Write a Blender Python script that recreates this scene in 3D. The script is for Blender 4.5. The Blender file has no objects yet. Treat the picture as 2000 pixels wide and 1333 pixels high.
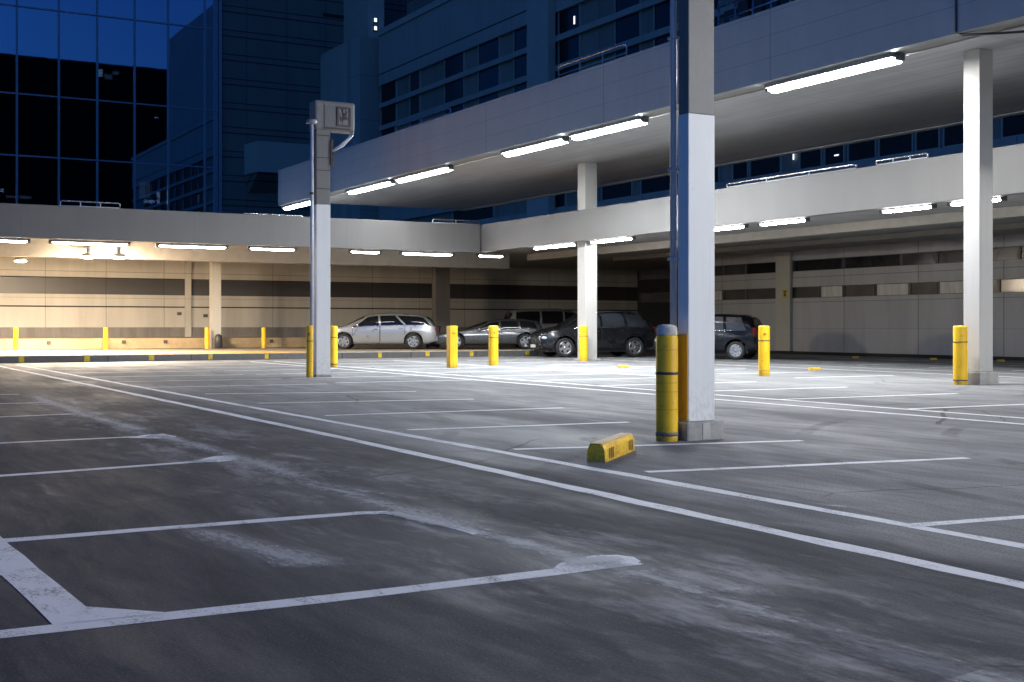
import bpy, bmesh, math, random
import numpy as np
from mathutils import Vector, Matrix
random.seed(7)
R = math.radians
scene = bpy.context.scene
COL = scene.collection

# ------------------------------------------------------------------ camera geometry
F = 2436.0 / 2000.0 * 2000.0          # focal length in photo pixels
H = 1.1                               # eye height (m)
HOR = 637.0                           # horizon row
TH = math.atan(1380.0 / F)            # yaw between the view axis and the building axis
Cc, Ss = math.cos(TH), math.sin(TH)

def W(px, Y):
    """world xy of a point seen in column px at depth Y"""
    X = (px - 1000.0) / F * Y
    return (X * Cc + Y * Ss, -X * Ss + Y * Cc)
def G(px, py, z=0.0):
    """world point on the level z seen at px,py"""
    Y = F * (H - z) / (py - HOR)
    x, y = W(px, Y)
    return Vector((x, y, z))
def on_x(px, xp):
    t = (px - 1000.0) / F
    return xp * (Cc - Ss * t) / (Cc * t + Ss)
def on_y(px, yp):
    t = (px - 1000.0) / F
    return yp * (Cc * t + Ss) / (Cc - Ss * t)
def dep(x, y):
    return x * Ss + y * Cc
def zat(py, x, y):
    return H + (HOR - py) * dep(x, y) / F

# ------------------------------------------------------------------ object helpers
def tag(o, label=None, cat=None, group=None, kind=None):
    if label: o['label'] = label
    if cat: o['category'] = cat
    if group: o['group'] = group
    if kind: o['kind'] = kind
    return o
def empty(name, loc=(0, 0, 0), rz=0.0, label=None, cat=None, group=None):
    o = bpy.data.objects.new(name, None)
    o.empty_display_size = 0.2
    COL.objects.link(o)
    o.location = loc
    o.rotation_euler = (0, 0, rz)
    return tag(o, label, cat, group)

class MB:
    """collects shapes, then links them as ONE mesh object"""
    def __init__(s):
        s.bm = bmesh.new()
    def box(s, x0, x1, y0, y1, z0, z1, bev=0.0, mi=0):
        b = bmesh.new()
        bmesh.ops.create_cube(b, size=1.0)
        for v in b.verts:
            v.co = Vector((x0 + (v.co.x + .5) * (x1 - x0), y0 + (v.co.y + .5) * (y1 - y0), z0 + (v.co.z + .5) * (z1 - z0)))
        if bev > 0:
            bmesh.ops.bevel(b, geom=b.edges[:], offset=bev, segments=2, affect='EDGES', profile=.6)
        for f in b.faces: f.material_index = mi
        s.join(b); return s
    def join(s, b, M=None):
        me = bpy.data.meshes.new('tmp')
        b.to_mesh(me); b.free()
        if M is not None: me.transform(M)
        s.bm.from_mesh(me)
        bpy.data.meshes.remove(me)
    def obox(s, c, size, rot=None, bev=0.0):
        b = bmesh.new()
        bmesh.ops.create_cube(b, size=1.0)
        for v in b.verts:
            v.co = Vector((v.co.x * size[0], v.co.y * size[1], v.co.z * size[2]))
        if bev > 0:
            bmesh.ops.bevel(b, geom=b.edges[:], offset=bev, segments=2, affect='EDGES')
        s.join(b, Matrix.Translation(c) @ (rot if rot is not None else Matrix.Identity(4))); return s
    def tube(s, pts, r, n=10, caps=True):
        pts = [Vector(p) for p in pts]
        rings = []
        up = Vector((0, 0, 1))
        for i, p in enumerate(pts):
            if i == 0: d = pts[1] - pts[0]
            elif i == len(pts) - 1: d = pts[-1] - pts[-2]
            else: d = (pts[i + 1] - pts[i]).normalized() + (pts[i] - pts[i - 1]).normalized()
            d.normalize()
            a = d.cross(up)
            if a.length < 1e-3: a = d.cross(Vector((1, 0, 0)))
            a.normalize(); b = d.cross(a)
            rings.append([s.bm.verts.new(p + (a * math.cos(2 * math.pi * k / n) + b * math.sin(2 * math.pi * k / n)) * r) for k in range(n)])
        for i in range(len(rings) - 1):
            for k in range(n):
                f = s.bm.faces.new((rings[i][k], rings[i][(k + 1) % n], rings[i + 1][(k + 1) % n], rings[i + 1][k]))
                f.smooth = True
        if caps:
            s.bm.faces.new(rings[0][::-1]); s.bm.faces.new(rings[-1])
        return s
    def lathe(s, prof, n=28, M=None, smooth=True):
        """prof: list of (r, z) about the z axis"""
        b = bmesh.new()
        rings = []
        for r, z in prof:
            if r < 1e-6: rings.append([b.verts.new((0, 0, z))])
            else: rings.append([b.verts.new((r * math.cos(2 * math.pi * k / n), r * math.sin(2 * math.pi * k / n), z)) for k in range(n)])
        for i in range(len(rings) - 1):
            A, B = rings[i], rings[i + 1]
            for k in range(n):
                k2 = (k + 1) % n
                if len(A) == 1 and len(B) == 1: continue
                if len(A) == 1: f = b.faces.new((A[0], B[k2], B[k]))
                elif len(B) == 1: f = b.faces.new((A[k], A[k2], B[0]))
                else: f = b.faces.new((A[k], A[k2], B[k2], B[k]))
                f.smooth = smooth
        s.join(b, M); return s
    def quad(s, a, b, c, d):
        s.bm.faces.new([s.bm.verts.new(p) for p in (a, b, c, d)]); return s
    def poly(s, pts):
        s.bm.faces.new([s.bm.verts.new(p) for p in pts]); return s
    def prism(s, pts, z0, z1):
        """polygon in xy extruded from z0 to z1"""
        lo = [s.bm.verts.new((p[0], p[1], z0)) for p in pts]
        hi = [s.bm.verts.new((p[0], p[1], z1)) for p in pts]
        s.bm.faces.new(lo[::-1]); s.bm.faces.new(hi)
        for i in range(len(pts)):
            j = (i + 1) % len(pts)
            s.bm.faces.new((lo[i], lo[j], hi[j], hi[i]))
        return s
    def grid(s, P):
        """P: rows of points"""
        vs = [[s.bm.verts.new(p) for p in row] for row in P]
        for i in range(len(vs) - 1):
            for j in range(len(vs[0]) - 1):
                f = s.bm.faces.new((vs[i][j], vs[i][j + 1], vs[i + 1][j + 1], vs[i + 1][j]))
                f.smooth = True
        return s
    def build(s, name, mat, parent=None, smooth=None, fix=True):
        if fix: bmesh.ops.recalc_face_normals(s.bm, faces=s.bm.faces[:])
        else:
            s.bm.normal_update()
            for f in s.bm.faces:
                if f.normal.z < 0: f.normal_flip()
        me = bpy.data.meshes.new(name)
        s.bm.to_mesh(me); s.bm.free()
        for m in (mat if isinstance(mat, (list, tuple)) else [mat]):
            me.materials.append(m)
        o = bpy.data.objects.new(name, me)
        COL.objects.link(o)
        if parent is not None: o.parent = parent
        return o

# ------------------------------------------------------------------ materials
def nmat(name):
    m = bpy.data.materials.new(name)
    m.use_nodes = True
    nt = m.node_tree
    bs = nt.nodes['Principled BSDF']
    return m, nt, bs
def N(nt, typ, **kw):
    n = nt.nodes.new(typ)
    for k, v in kw.items():
        if k == 'op': n.operation = v
        elif k.startswith('i_'): n.inputs[int(k[2:])].default_value = v
        else: setattr(n, k, v)
    return n
def math_n(nt, op, a, b=None, clamp=False):
    n = nt.nodes.new('ShaderNodeMath'); n.operation = op; n.use_clamp = clamp
    for i, v in enumerate((a, b)):
        if v is None: continue
        if isinstance(v, (int, float)): n.inputs[i].default_value = v
        else: nt.links.new(v, n.inputs[i])
    return n.outputs[0]
def mixc(nt, fac, a, b):
    n = nt.nodes.new('ShaderNodeMix'); n.data_type = 'RGBA'
    for sock, v in ((n.inputs[0], fac), (n.inputs[6], a), (n.inputs[7], b)):
        if isinstance(v, (int, float)): sock.default_value = v
        elif isinstance(v, tuple): sock.default_value = (*v[:3], 1)
        else: nt.links.new(v, sock)
    return n.outputs[2]
def noise(nt, scale, detail=4, rough=.55, vec=None, sc=None):
    n = nt.nodes.new('ShaderNodeTexNoise')
    n.inputs['Scale'].default_value = scale
    n.inputs['Detail'].default_value = detail
    n.inputs['Roughness'].default_value = rough
    if vec is not None:
        if sc is not None:
            mp = nt.nodes.new('ShaderNodeMapping'); mp.inputs['Scale'].default_value = sc
            nt.links.new(vec, mp.inputs[0]); vec = mp.outputs[0]
        nt.links.new(vec, n.inputs['Vector'])
    return n.outputs[0]
def ramp(nt, v, lo, hi):
    n = nt.nodes.new('ShaderNodeMapRange'); n.interpolation_type = 'SMOOTHSTEP'
    nt.links.new(v, n.inputs[0]); n.inputs[1].default_value = lo; n.inputs[2].default_value = hi
    return n.outputs[0]
def bump(nt, bs, h, strength, dist=.01):
    n = nt.nodes.new('ShaderNodeBump'); n.inputs['Strength'].default_value = strength; n.inputs['Distance'].default_value = dist
    nt.links.new(h, n.inputs['Height']); nt.links.new(n.outputs[0], bs.inputs['Normal'])
def objco(nt):
    return nt.nodes.new('ShaderNodeTexCoord').outputs['Object']

def plain(name, col, rough=.5, metal=0.0, var=.12, nscale=3.0, bmp=0.0, spec=.5, coat=0.0, streak=False):
    m, nt, bs = nmat(name)
    co = objco(nt)
    n1 = noise(nt, nscale, 6, .6, co, (1, 1, .18) if streak else None)
    n2 = noise(nt, nscale * 9, 3, .6, co)
    f = math_n(nt, 'ADD', math_n(nt, 'MULTIPLY', n1, .75), math_n(nt, 'MULTIPLY', n2, .25))
    f = ramp(nt, f, .3, .7)
    nt.links.new(mixc(nt, f, tuple(c * (1 - var) for c in col), tuple(min(1, c * (1 + var)) for c in col)), bs.inputs['Base Color'])
    r = math_n(nt, 'ADD', math_n(nt, 'MULTIPLY', math_n(nt, 'SUBTRACT', n1, .5), .25), rough, True)
    nt.links.new(r, bs.inputs['Roughness'])
    bs.inputs['Metallic'].default_value = metal
    bs.inputs['Specular IOR Level'].default_value = spec
    bs.inputs['Coat Weight'].default_value = coat
    bs.inputs['Coat Roughness'].default_value = .06
    if bmp: bump(nt, bs, n2, bmp)
    return m

def panelled(name, col, lines, joint=(.03, .03, .035), rough=.6, var=.1, bmp=.05, nscale=1.2, streak=True, jmix=.85, cell=None, cellvar=.08):
    """concrete or metal cladding with thin open joints; lines = (axis, period, offset, width)"""
    m, nt, bs = nmat(name)
    co = objco(nt)
    sep = nt.nodes.new('ShaderNodeSeparateXYZ'); nt.links.new(co, sep.inputs[0])
    tot = None
    cells = None
    for ax, per, off, wid in lines:
        u = math_n(nt, 'DIVIDE', math_n(nt, 'SUBTRACT', sep.outputs[ax], off), per)
        fr = math_n(nt, 'FRACT', u)
        l = math_n(nt, 'LESS_THAN', fr, wid / per)
        tot = l if tot is None else math_n(nt, 'MAXIMUM', tot, l)
        fl = math_n(nt, 'MULTIPLY', math_n(nt, 'FLOOR', u), 7.13 + ax)
        cells = fl if cells is None else math_n(nt, 'ADD', cells, fl)
    wn = nt.nodes.new('ShaderNodeTexWhiteNoise'); wn.noise_dimensions = '1D'
    nt.links.new(cells, wn.inputs['W'])
    n1 = noise(nt, nscale, 6, .62, co, (1, 1, .15) if streak else None)
    n2 = noise(nt, 14, 4, .6, co)
    f = ramp(nt, math_n(nt, 'ADD', math_n(nt, 'MULTIPLY', n1, .8), math_n(nt, 'MULTIPLY', n2, .2)), .3, .72)
    base = mixc(nt, f, tuple(c * (1 - var) for c in col), tuple(min(1, c * (1 + var)) for c in col))
    base2 = mixc(nt, math_n(nt, 'MULTIPLY', wn.outputs['Value'], cellvar * 2), base, tuple(c * .45 for c in col))
    nt.links.new(mixc(nt, math_n(nt, 'MULTIPLY', tot, jmix), base2, joint), bs.inputs['Base Color'])
    nt.links.new(math_n(nt, 'ADD', math_n(nt, 'MULTIPLY', n2, .2), rough - .1, True), bs.inputs['Roughness'])
    h = math_n(nt, 'SUBTRACT', math_n(nt, 'MULTIPLY', n2, .25), tot)
    bump(nt, bs, h, bmp + .15, .01)
    return m

def worn_paint(name, col, dirt):
    """painted column: rain streaks, scuffs and grime splashed up from the ground"""
    m, nt, bs = nmat(name)
    co = objco(nt)
    sep = nt.nodes.new('ShaderNodeSeparateXYZ'); nt.links.new(co, sep.inputs[0])
    st = noise(nt, 9, 6, .65, co, (1, 1, .05))
    sc = noise(nt, 26, 6, .72, co, (1, 1, .5))
    pa = noise(nt, 1.6, 4, .6, co)
    base = mixc(nt, math_n(nt, 'MULTIPLY', ramp(nt, st, .5, .75), .35), col, tuple(c * .72 for c in col))
    low = ramp(nt, math_n(nt, 'ADD', sep.outputs[2], math_n(nt, 'MULTIPLY', pa, .8)), 1.15, .35)
    g_ = math_n(nt, 'MULTIPLY', low, ramp(nt, sc, .42, .7))
    base = mixc(nt, math_n(nt, 'MULTIPLY', g_, .55), base, dirt)
    ch = math_n(nt, 'MULTIPLY', ramp(nt, sc, .66, .7), ramp(nt, pa, .52, .62))
    base = mixc(nt, math_n(nt, 'MULTIPLY', ch, .6), base, dirt)
    nt.links.new(base, bs.inputs['Base Color'])
    nt.links.new(math_n(nt, 'ADD', math_n(nt, 'MULTIPLY', sc, .25), .35), bs.inputs['Roughness'])
    bump(nt, bs, sc, .06, .006)
    return m

def emit(name, col, strength):
    m = bpy.data.materials.new(name); m.use_nodes = True
    nt = m.node_tree; nt.nodes.clear()
    e = nt.nodes.new('ShaderNodeEmission'); e.inputs[0].default_value = (*col, 1); e.inputs[1].default_value = strength
    o = nt.nodes.new('ShaderNodeOutputMaterial'); nt.links.new(e.outputs[0], o.inputs[0])
    return m

def curtain_glass(name, tint, refl, fac):
    m = bpy.data.materials.new(name); m.use_nodes = True
    nt = m.node_tree; nt.nodes.clear()
    o = nt.nodes.new('ShaderNodeOutputMaterial')
    tr = nt.nodes.new('ShaderNodeBsdfTransparent'); tr.inputs[0].default_value = (*tint, 1)
    gl = nt.nodes.new('ShaderNodeBsdfGlossy'); gl.inputs[0].default_value = (*refl, 1); gl.inputs['Roughness'].default_value = .012
    mx = nt.nodes.new('ShaderNodeMixShader'); mx.inputs[0].default_value = fac
    co = objco(nt)
    n = noise(nt, .55, 2, .5, co)
    b = nt.nodes.new('ShaderNodeBump'); b.inputs['Strength'].default_value = .05; b.inputs['Distance'].default_value = .015
    nt.links.new(n, b.inputs['Height']); nt.links.new(b.outputs[0], gl.inputs['Normal'])
    nt.links.new(tr.outputs[0], mx.inputs[1]); nt.links.new(gl.outputs[0], mx.inputs[2]); nt.links.new(mx.outputs[0], o.inputs[0])
    return m

def ground_mat():
    m, nt, bs = nmat('sealed_asphalt')
    co = objco(nt)
    sep = nt.nodes.new('ShaderNodeSeparateXYZ'); nt.links.new(co, sep.inputs[0])
    warp = nt.nodes.new('ShaderNodeTexNoise'); warp.inputs['Scale'].default_value = .5; warp.inputs['Detail'].default_value = 3
    nt.links.new(co, warp.inputs['Vector'])
    vm = nt.nodes.new('ShaderNodeVectorMath'); vm.operation = 'MULTIPLY_ADD'
    nt.links.new(warp.outputs['Color'], vm.inputs[0]); vm.inputs[1].default_value = (.5, .7, 0); nt.links.new(co, vm.inputs[2])
    wco = vm.outputs[0]
    big = noise(nt, .35, 5, .6, wco, (1.0, .35, 1))
    mid = noise(nt, 1.6, 8, .7, wco, (1.0, .20, 1))
    drag = noise(nt, 7.0, 6, .72, wco, (1.0, .10, 1))
    fine = noise(nt, 70, 4, .75, co)
    grit = noise(nt, 260, 2, .7, co)
    f = math_n(nt, 'ADD', math_n(nt, 'MULTIPLY', big, .35), math_n(nt, 'ADD', math_n(nt, 'MULTIPLY', mid, .4), math_n(nt, 'MULTIPLY', drag, .25)))
    f = ramp(nt, f, .38, .62)
    bays = mixc(nt, f, (.145, .150, .156), (.275, .282, .29))
    lane_falloff_c = mixc(nt, f, (.0195, .0235, .034), (.062, .070, .089))  # lane coloured darker than the bays to imitate light falling off
    lane = ramp(nt, math_n(nt, 'ADD', sep.outputs[0], math_n(nt, 'MULTIPLY', mid, .6)), 5.45, 4.85)
    base = mixc(nt, lane, bays, lane_falloff_c)
    base = mixc(nt, math_n(nt, 'MULTIPLY', ramp(nt, fine, .40, .66), .62), base, (.03, .031, .036))
    base = mixc(nt, math_n(nt, 'MULTIPLY', ramp(nt, grit, .56, .7), .3), base, (.26, .26, .26))
    sp = noise(nt, 85, 4, .85, co)
    base = mixc(nt, math_n(nt, 'MULTIPLY', ramp(nt, sp, .56, .64), .6), base, (.20, .20, .205))
    base = mixc(nt, math_n(nt, 'MULTIPLY', ramp(nt, sp, .44, .36), .6), base, (.012, .012, .014))
    # turning tyre marks: thin dark arcs, two per axle
    tm = None
    for cx, cy, rr in ((14.0, 4.0, 6.2), (14.0, 4.0, 7.6), (-2.0, 16.0, 9.0), (-2.0, 16.0, 10.4), (13.5, 22.0, 8.0), (13.5, 22.0, 9.4)):
        ddx = math_n(nt, 'SUBTRACT', sep.outputs[0], cx); ddy = math_n(nt, 'SUBTRACT', sep.outputs[1], cy)
        rd = math_n(nt, 'SQRT', math_n(nt, 'ADD', math_n(nt, 'MULTIPLY', ddx, ddx), math_n(nt, 'MULTIPLY', ddy, ddy)))
        k_ = ramp(nt, math_n(nt, 'ABSOLUTE', math_n(nt, 'SUBTRACT', rd, rr)), .11, .05)
        tm = k_ if tm is None else math_n(nt, 'MAXIMUM', tm, k_)
    tm = math_n(nt, 'MULTIPLY', tm, ramp(nt, noise(nt, .55, 4, .7, co), .46, .66))
    base = mixc(nt, math_n(nt, 'MULTIPLY', tm, .55), base, (.02, .02, .022))
    # pale drag scuffs left by tyres
    sc = math_n(nt, 'MULTIPLY', ramp(nt, drag, .55, .72), ramp(nt, big, .5, .66))
    base = mixc(nt, math_n(nt, 'MULTIPLY', sc, .55), base, (.33, .33, .335))
    # chalky tyre-dragged paint along the old lane edge near x = 3.2
    dx = math_n(nt, 'ABSOLUTE', math_n(nt, 'SUBTRACT', sep.outputs[0], 3.2))
    near = ramp(nt, dx, 1.5, .05)
    w1 = noise(nt, 1.0, 7, .72, wco, (1.8, .5, 1))
    w2 = noise(nt, 4.5, 7, .75, wco, (1.0, .3, 1))
    wear = math_n(nt, 'MULTIPLY', ramp(nt, math_n(nt, 'ADD', math_n(nt, 'MULTIPLY', w1, .55), math_n(nt, 'MULTIPLY', w2, .45)), .47, .66), near)
    wear = math_n(nt, 'MULTIPLY', wear, ramp(nt, sep.outputs[1], 26, 16))
    base = mixc(nt, math_n(nt, 'MULTIPLY', wear, .7), base, (.48, .48, .48))
    # hairline cracks and oil drips
    vo = nt.nodes.new('ShaderNodeTexVoronoi'); vo.feature = 'DISTANCE_TO_EDGE'; vo.inputs['Scale'].default_value = .28
    nt.links.new(wco, vo.inputs['Vector'])
    ck = math_n(nt, 'MULTIPLY', math_n(nt, 'LESS_THAN', vo.outputs['Distance'], .0035), ramp(nt, noise(nt, .3, 2, .5, co), .5, .56))
    base = mixc(nt, math_n(nt, 'MULTIPLY', ck, .7), base, (.015, .015, .017))
    oil = ramp(nt, noise(nt, 1.1, 4, .6, co), .68, .76)
    base = mixc(nt, math_n(nt, 'MULTIPLY', oil, .65), base, (.022, .022, .025))
    nt.links.new(base, bs.inputs['Base Color'])
    ro = math_n(nt, 'SUBTRACT', .92, math_n(nt, 'MULTIPLY', f, .3))
    nt.links.new(ro, bs.inputs['Roughness'])
    bs.inputs['Specular IOR Level'].default_value = .28
    h = math_n(nt, 'ADD', math_n(nt, 'MULTIPLY', fine, .8), math_n(nt, 'ADD', math_n(nt, 'MULTIPLY', grit, .4), math_n(nt, 'MULTIPLY', drag, .8)))
    bump(nt, bs, h, .4, .006)
    return m

def line_paint():
    m, nt, bs = nmat('worn_white_paint')
    co = objco(nt)
    n1 = noise(nt, 6, 7, .7, co, (1, .5, 1))
    n2 = noise(nt, 60, 4, .7, co)
    f = ramp(nt, math_n(nt, 'ADD', math_n(nt, 'MULTIPLY', n1, .55), math_n(nt, 'MULTIPLY', n2, .45)), .36, .50)
    nt.links.new(mixc(nt, f, (.26, .26, .26), (.82, .83, .83)), bs.inputs['Base Color'])
    bs.inputs['Roughness'].default_value = .7
    bs.inputs['Specular IOR Level'].default_value = .25
    bump(nt, bs, n2, .2, .004)
    return m

def smear_paint():
    """ragged chalky smear of old paint: opaque paint broken up by see-through wear"""
    m, nt, bs = nmat('smeared_white_paint')
    co = objco(nt)
    n1 = noise(nt, 2.2, 7, .72, co, (1, .45, 1))
    n2 = noise(nt, 34, 7, .78, co, (1, .35, 1))
    at = nt.nodes.new('ShaderNodeAttribute'); at.attribute_name = 'edge'
    f = math_n(nt, 'ADD', math_n(nt, 'MULTIPLY', n1, .45), math_n(nt, 'MULTIPLY', n2, .55))
    a = ramp(nt, math_n(nt, 'ADD', f, math_n(nt, 'MULTIPLY', math_n(nt, 'SUBTRACT', at.outputs['Fac'], .5), .5)), .48, .84)
    nt.links.new(math_n(nt, 'MULTIPLY', a, .72), bs.inputs['Alpha'])
    bs.inputs['Base Color'].default_value = (.58, .59, .59, 1)
    bs.inputs['Specular IOR Level'].default_value = .25
    bs.inputs['Roughness'].default_value = .7
    return m

def ceiling_mat():
    m, nt, bs = nmat('ribbed_soffit')
    co = objco(nt)
    sep = nt.nodes.new('ShaderNodeSeparateXYZ'); nt.links.new(co, sep.inputs[0])
    wob = noise(nt, .7, 3, .5, co)
    u = math_n(nt, 'ADD', math_n(nt, 'MULTIPLY', sep.outputs[0], 3.4), math_n(nt, 'MULTIPLY', wob, .35))
    l = math_n(nt, 'LESS_THAN', math_n(nt, 'FRACT', u), .07)
    l = math_n(nt, 'MAXIMUM', l, math_n(nt, 'LESS_THAN', math_n(nt, 'FRACT', math_n(nt, 'DIVIDE', sep.outputs[1], 3.05)), .008))
    n1 = noise(nt, 2, 6, .65, co, (1, .1, 1))
    f = ramp(nt, n1, .3, .7)
    base = mixc(nt, f, (.37, .37, .375), (.48, .48, .485))
    base = mixc(nt, math_n(nt, 'MULTIPLY', l, .45), base, (.16, .155, .15))
    nt.links.new(base, bs.inputs['Base Color'])
    bs.inputs['Roughness'].default_value = .6
    bump(nt, bs, math_n(nt, 'SUBTRACT', math_n(nt, 'MULTIPLY', n1, .5), l), .3, .02)
    return m

def bollard_paint():
    m, nt, bs = nmat('yellow_bollard_paint')
    co = objco(nt)
    n1 = noise(nt, 5, 6, .65, co, (1, 1, .3))
    n2 = noise(nt, 38, 5, .7, co)
    base = mixc(nt, ramp(nt, n1, .3, .7), (.80, .45, .006), (.90, .57, .014))
    chips = ramp(nt, math_n(nt, 'ADD', math_n(nt, 'MULTIPLY', n1, .4), math_n(nt, 'MULTIPLY', n2, .6)), .64, .68)
    base = mixc(nt, math_n(nt, 'MULTIPLY', chips, .8), base, (.12, .09, .05))
    sep = nt.nodes.new('ShaderNodeSeparateXYZ'); nt.links.new(co, sep.inputs[0])
    low = ramp(nt, math_n(nt, 'ADD', sep.outputs[2], math_n(nt, 'MULTIPLY', n1, .25)), .34, .08)
    base = mixc(nt, math_n(nt, 'MULTIPLY', math_n(nt, 'MULTIPLY', low, ramp(nt, n2, .35, .6)), .7), base, (.10, .085, .06))
    rub = math_n(nt, 'MULTIPLY', ramp(nt, noise(nt, 7, 5, .7, co, (1, 1, 2.5)), .60, .70), .6)
    base = mixc(nt, rub, base, (.22, .14, .03))
    nt.links.new(base, bs.inputs['Base Color'])
    nt.links.new(math_n(nt, 'ADD', math_n(nt, 'MULTIPLY', n2, .3), .3), bs.inputs['Roughness'])
    bump(nt, bs, n2, .12, .004)
    return m

M = {}
M['ground'] = ground_mat()
M['line'] = line_paint()
M['smear'] = smear_paint()
M['soffit'] = ceiling_mat()
M['bollard'] = bollard_paint()
M['band'] = plain('dark_band', (.035, .035, .045), .5, var=.3, nscale=9)
M['bandgrey'] = plain('scuffed_grey_band', (.15, .15, .16), .6, var=.4, nscale=14)
M['bandyel'] = plain('ochre_seam', (.42, .27, .01), .5)
M['cement'] = plain('rough_cement', (.62, .59, .55), .85, var=.35, nscale=16, bmp=.5)
M['plinth'] = plain('plinth_concrete', (.33, .325, .31), .8, var=.22, nscale=5, bmp=.3)
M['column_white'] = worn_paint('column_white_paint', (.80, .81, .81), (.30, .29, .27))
M['column_grey'] = plain('shade_and_panel_grey', (.165, .165, .165), .5, var=.12, nscale=2.0, bmp=.05, streak=True)  # shade put into the colour of the upper shafts; also the cabinet panel
M['column_beige'] = worn_paint('column_beige_paint', (.47, .46, .44), (.2, .19, .18))
M['column_dark'] = plain('column_taupe_paint', (.22, .21, .21), .6, var=.1, nscale=2.0, bmp=.06, streak=True)
M['guard'] = plain('ochre_guard_paint', (.50, .31, .012), .5, var=.15, nscale=6, streak=True)
M['steel'] = plain('brushed_steel', (.55, .56, .58), .28, metal=1.0, var=.1, nscale=20)
M['pipe'] = plain('grey_pipe_paint', (.52, .53, .56), .4, var=.1, nscale=4)
M['darkmetal'] = plain('dark_painted_metal', (.05, .05, .055), .45, var=.2)
M['darkcap'] = plain('lamp_end_cap', (.10, .105, .115), .45, var=.1)
M['housing'] = plain('lamp_housing_grey', (.33, .34, .36), .4, var=.08)
M['lamp_cool'] = emit('cool_tube_glow', (.93, .98, 1.0), 600.0)
M['lamp_side'] = emit('dimmer_tube_glow', (.97, .98, .98), 490.0)
M['lamp_far'] = emit('dimmed_far_tube_glow', (.95, .985, 1.0), 130.0)  # far tubes dimmed to hold down the light on the left parapet
M['lamp_dim'] = emit('soft_tube_glow', (1.0, .97, .92), 62.0)
M['lamp_neutral'] = emit('neutral_tube_glow', (1.0, .98, .95), 115.0)
M['lamp_warm'] = emit('warm_flood_glow', (1.0, .80, .56), 3900.0)
M['fascia'] = panelled('fascia_cladding', (.42, .455, .475), [(1, 6.1, 1.2, .03), (2, .46, 6.1, .012)], joint=(.12, .12, .13), jmix=.5, rough=.55, var=.06, cellvar=.02)
M['fascia_low'] = panelled('parapet_cladding', (.155, .148, .143), [(1, 5.2, 39.6, .03), (0, 5.2, 21.2, .03)], joint=(.12, .12, .12), jmix=.5, rough=.6, var=.08, cellvar=.03)
M['beam'] = plain('beam_underside', (.27, .255, .23), .6, var=.1, nscale=3, bmp=.1)
M['slab'] = plain('slab_concrete', (.30, .295, .29), .75, var=.15, nscale=1.5, bmp=.1)
M['wall_beige'] = panelled('precast_beige_panels', (.60, .575, .54), [(0, 2.42, 1.3, .025), (2, 30, 3.36, .025), (2, 30, 2.26, .016)], joint=(.18, .15, .13), jmix=.7, var=.12, cellvar=.05)
M['wall_band'] = panelled('dark_band_glazing', (.075, .07, .075), [(0, 2.42, 1.3, .03)], joint=(.02, .02, .02), rough=.38, var=.08)
M['groove'] = plain('open_joint_black', (.015, .015, .015), .8)  # flat near-black for joints, skirting, louvres and small frames
M['plinthwall'] = plain('grey_plinth_wall', (.24, .225, .22), .75, var=.2, nscale=3, bmp=.15, streak=True)
M['tan'] = plain('tan_step_stone', (.36, .27, .16), .7, var=.25, nscale=1.2, bmp=.15)
M['pave'] = plain('pavement_concrete', (.27, .24, .20), .65, var=.2, nscale=1.0, bmp=.15)
M['yellowline'] = plain('yellow_ground_paint', (.44, .22, .012), .7, var=.25, nscale=3)
M['kerb'] = panelled('kerb_stones', (.125, .118, .115), [(0, 2.55, .4, .04)], joint=(.03, .03, .03), var=.2, nscale=5, streak=False, cellvar=.15)
M['kerbtop'] = plain('kerb_pale_edge', (.48, .45, .40), .6, var=.15, nscale=6)
M['yellowpatch'] = plain('yellow_kerb_patch', (.62, .43, .02), .55, var=.3, nscale=18)
M['wall_right'] = panelled('grey_ground_floor_panels', (.35, .352, .37), [(1, 3.52, 30.42, .03), (2, 30, 2.0, .018), (2, 30, 1.0, .008), (2, 30, 2.95, .02)], joint=(.05, .05, .05), jmix=.75, var=.12, cellvar=.04)
M['facade'] = panelled('blue_grey_facade', (.36, .36, .33), [(1, 4.05, 2.1, .04), (2, 3.0, 17.85, .03)], joint=(.05, .06, .07), jmix=.6, var=.08, cellvar=.06)
M['facade_trim'] = plain('facade_trim', (.40, .40, .36), .6, var=.06, nscale=1)
M['facade_recess'] = panelled('recessed_spandrel', (.24, .23, .20), [(1, 2.02, .1, .03)], joint=(.04, .05, .06), var=.08, cellvar=.15)
M['facade_groove'] = plain('cornice_groove', (.03, .035, .04), .8)
M['panelwall'] = panelled('dark_blue_ribbed_cladding', (.17, .175, .16), [(2, 1.66, 1.02, .085), (2, 1.66, 1.44, .07), (0, 2.9, .4, .03)], joint=(.008, .01, .015), rough=.6, var=.08, cellvar=.05)
M['mullion'] = plain('blue_grey_mullion', (.30, .36, .46), .4, metal=.3, var=.06)
M['cglass'] = curtain_glass('tinted_curtain_glass', (.16, .2, .26), (.42, .62, .85), .6)
M['winglass'] = plain('dark_window_glass', (.008, .010, .014), .22, var=.2, spec=.28)
M['winmuted'] = plain('muted_window_glass', (.030, .030, .032), .45, var=.2, spec=.12)
M['winblind'] = plain('pale_window_blind', (.50, .49, .46), .7, var=.2, nscale=6, streak=True)
M['wingrey'] = plain('smoked_window_glass', (.055, .055, .06), .12, var=.3, nscale=1.0)
M['interior'] = plain('dark_interior', (.06, .065, .075), .8)
M['litroom'] = emit('lit_office_panel', (.92, .97, 1.0), 7.0)
M['litwin'] = emit('lit_small_window', (.80, .90, 1.0), 1.5)
M['litblind'] = None
M['rubber'] = plain('tyre_rubber', (.018, .018, .019), .75, var=.2, bmp=.1)
M['alloy'] = plain('alloy_rim', (.52, .53, .55), .3, metal=.9, var=.08)
M['carglass'] = plain('tinted_car_glass', (.006, .007, .009), .04, var=.1, spec=.6)
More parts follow.
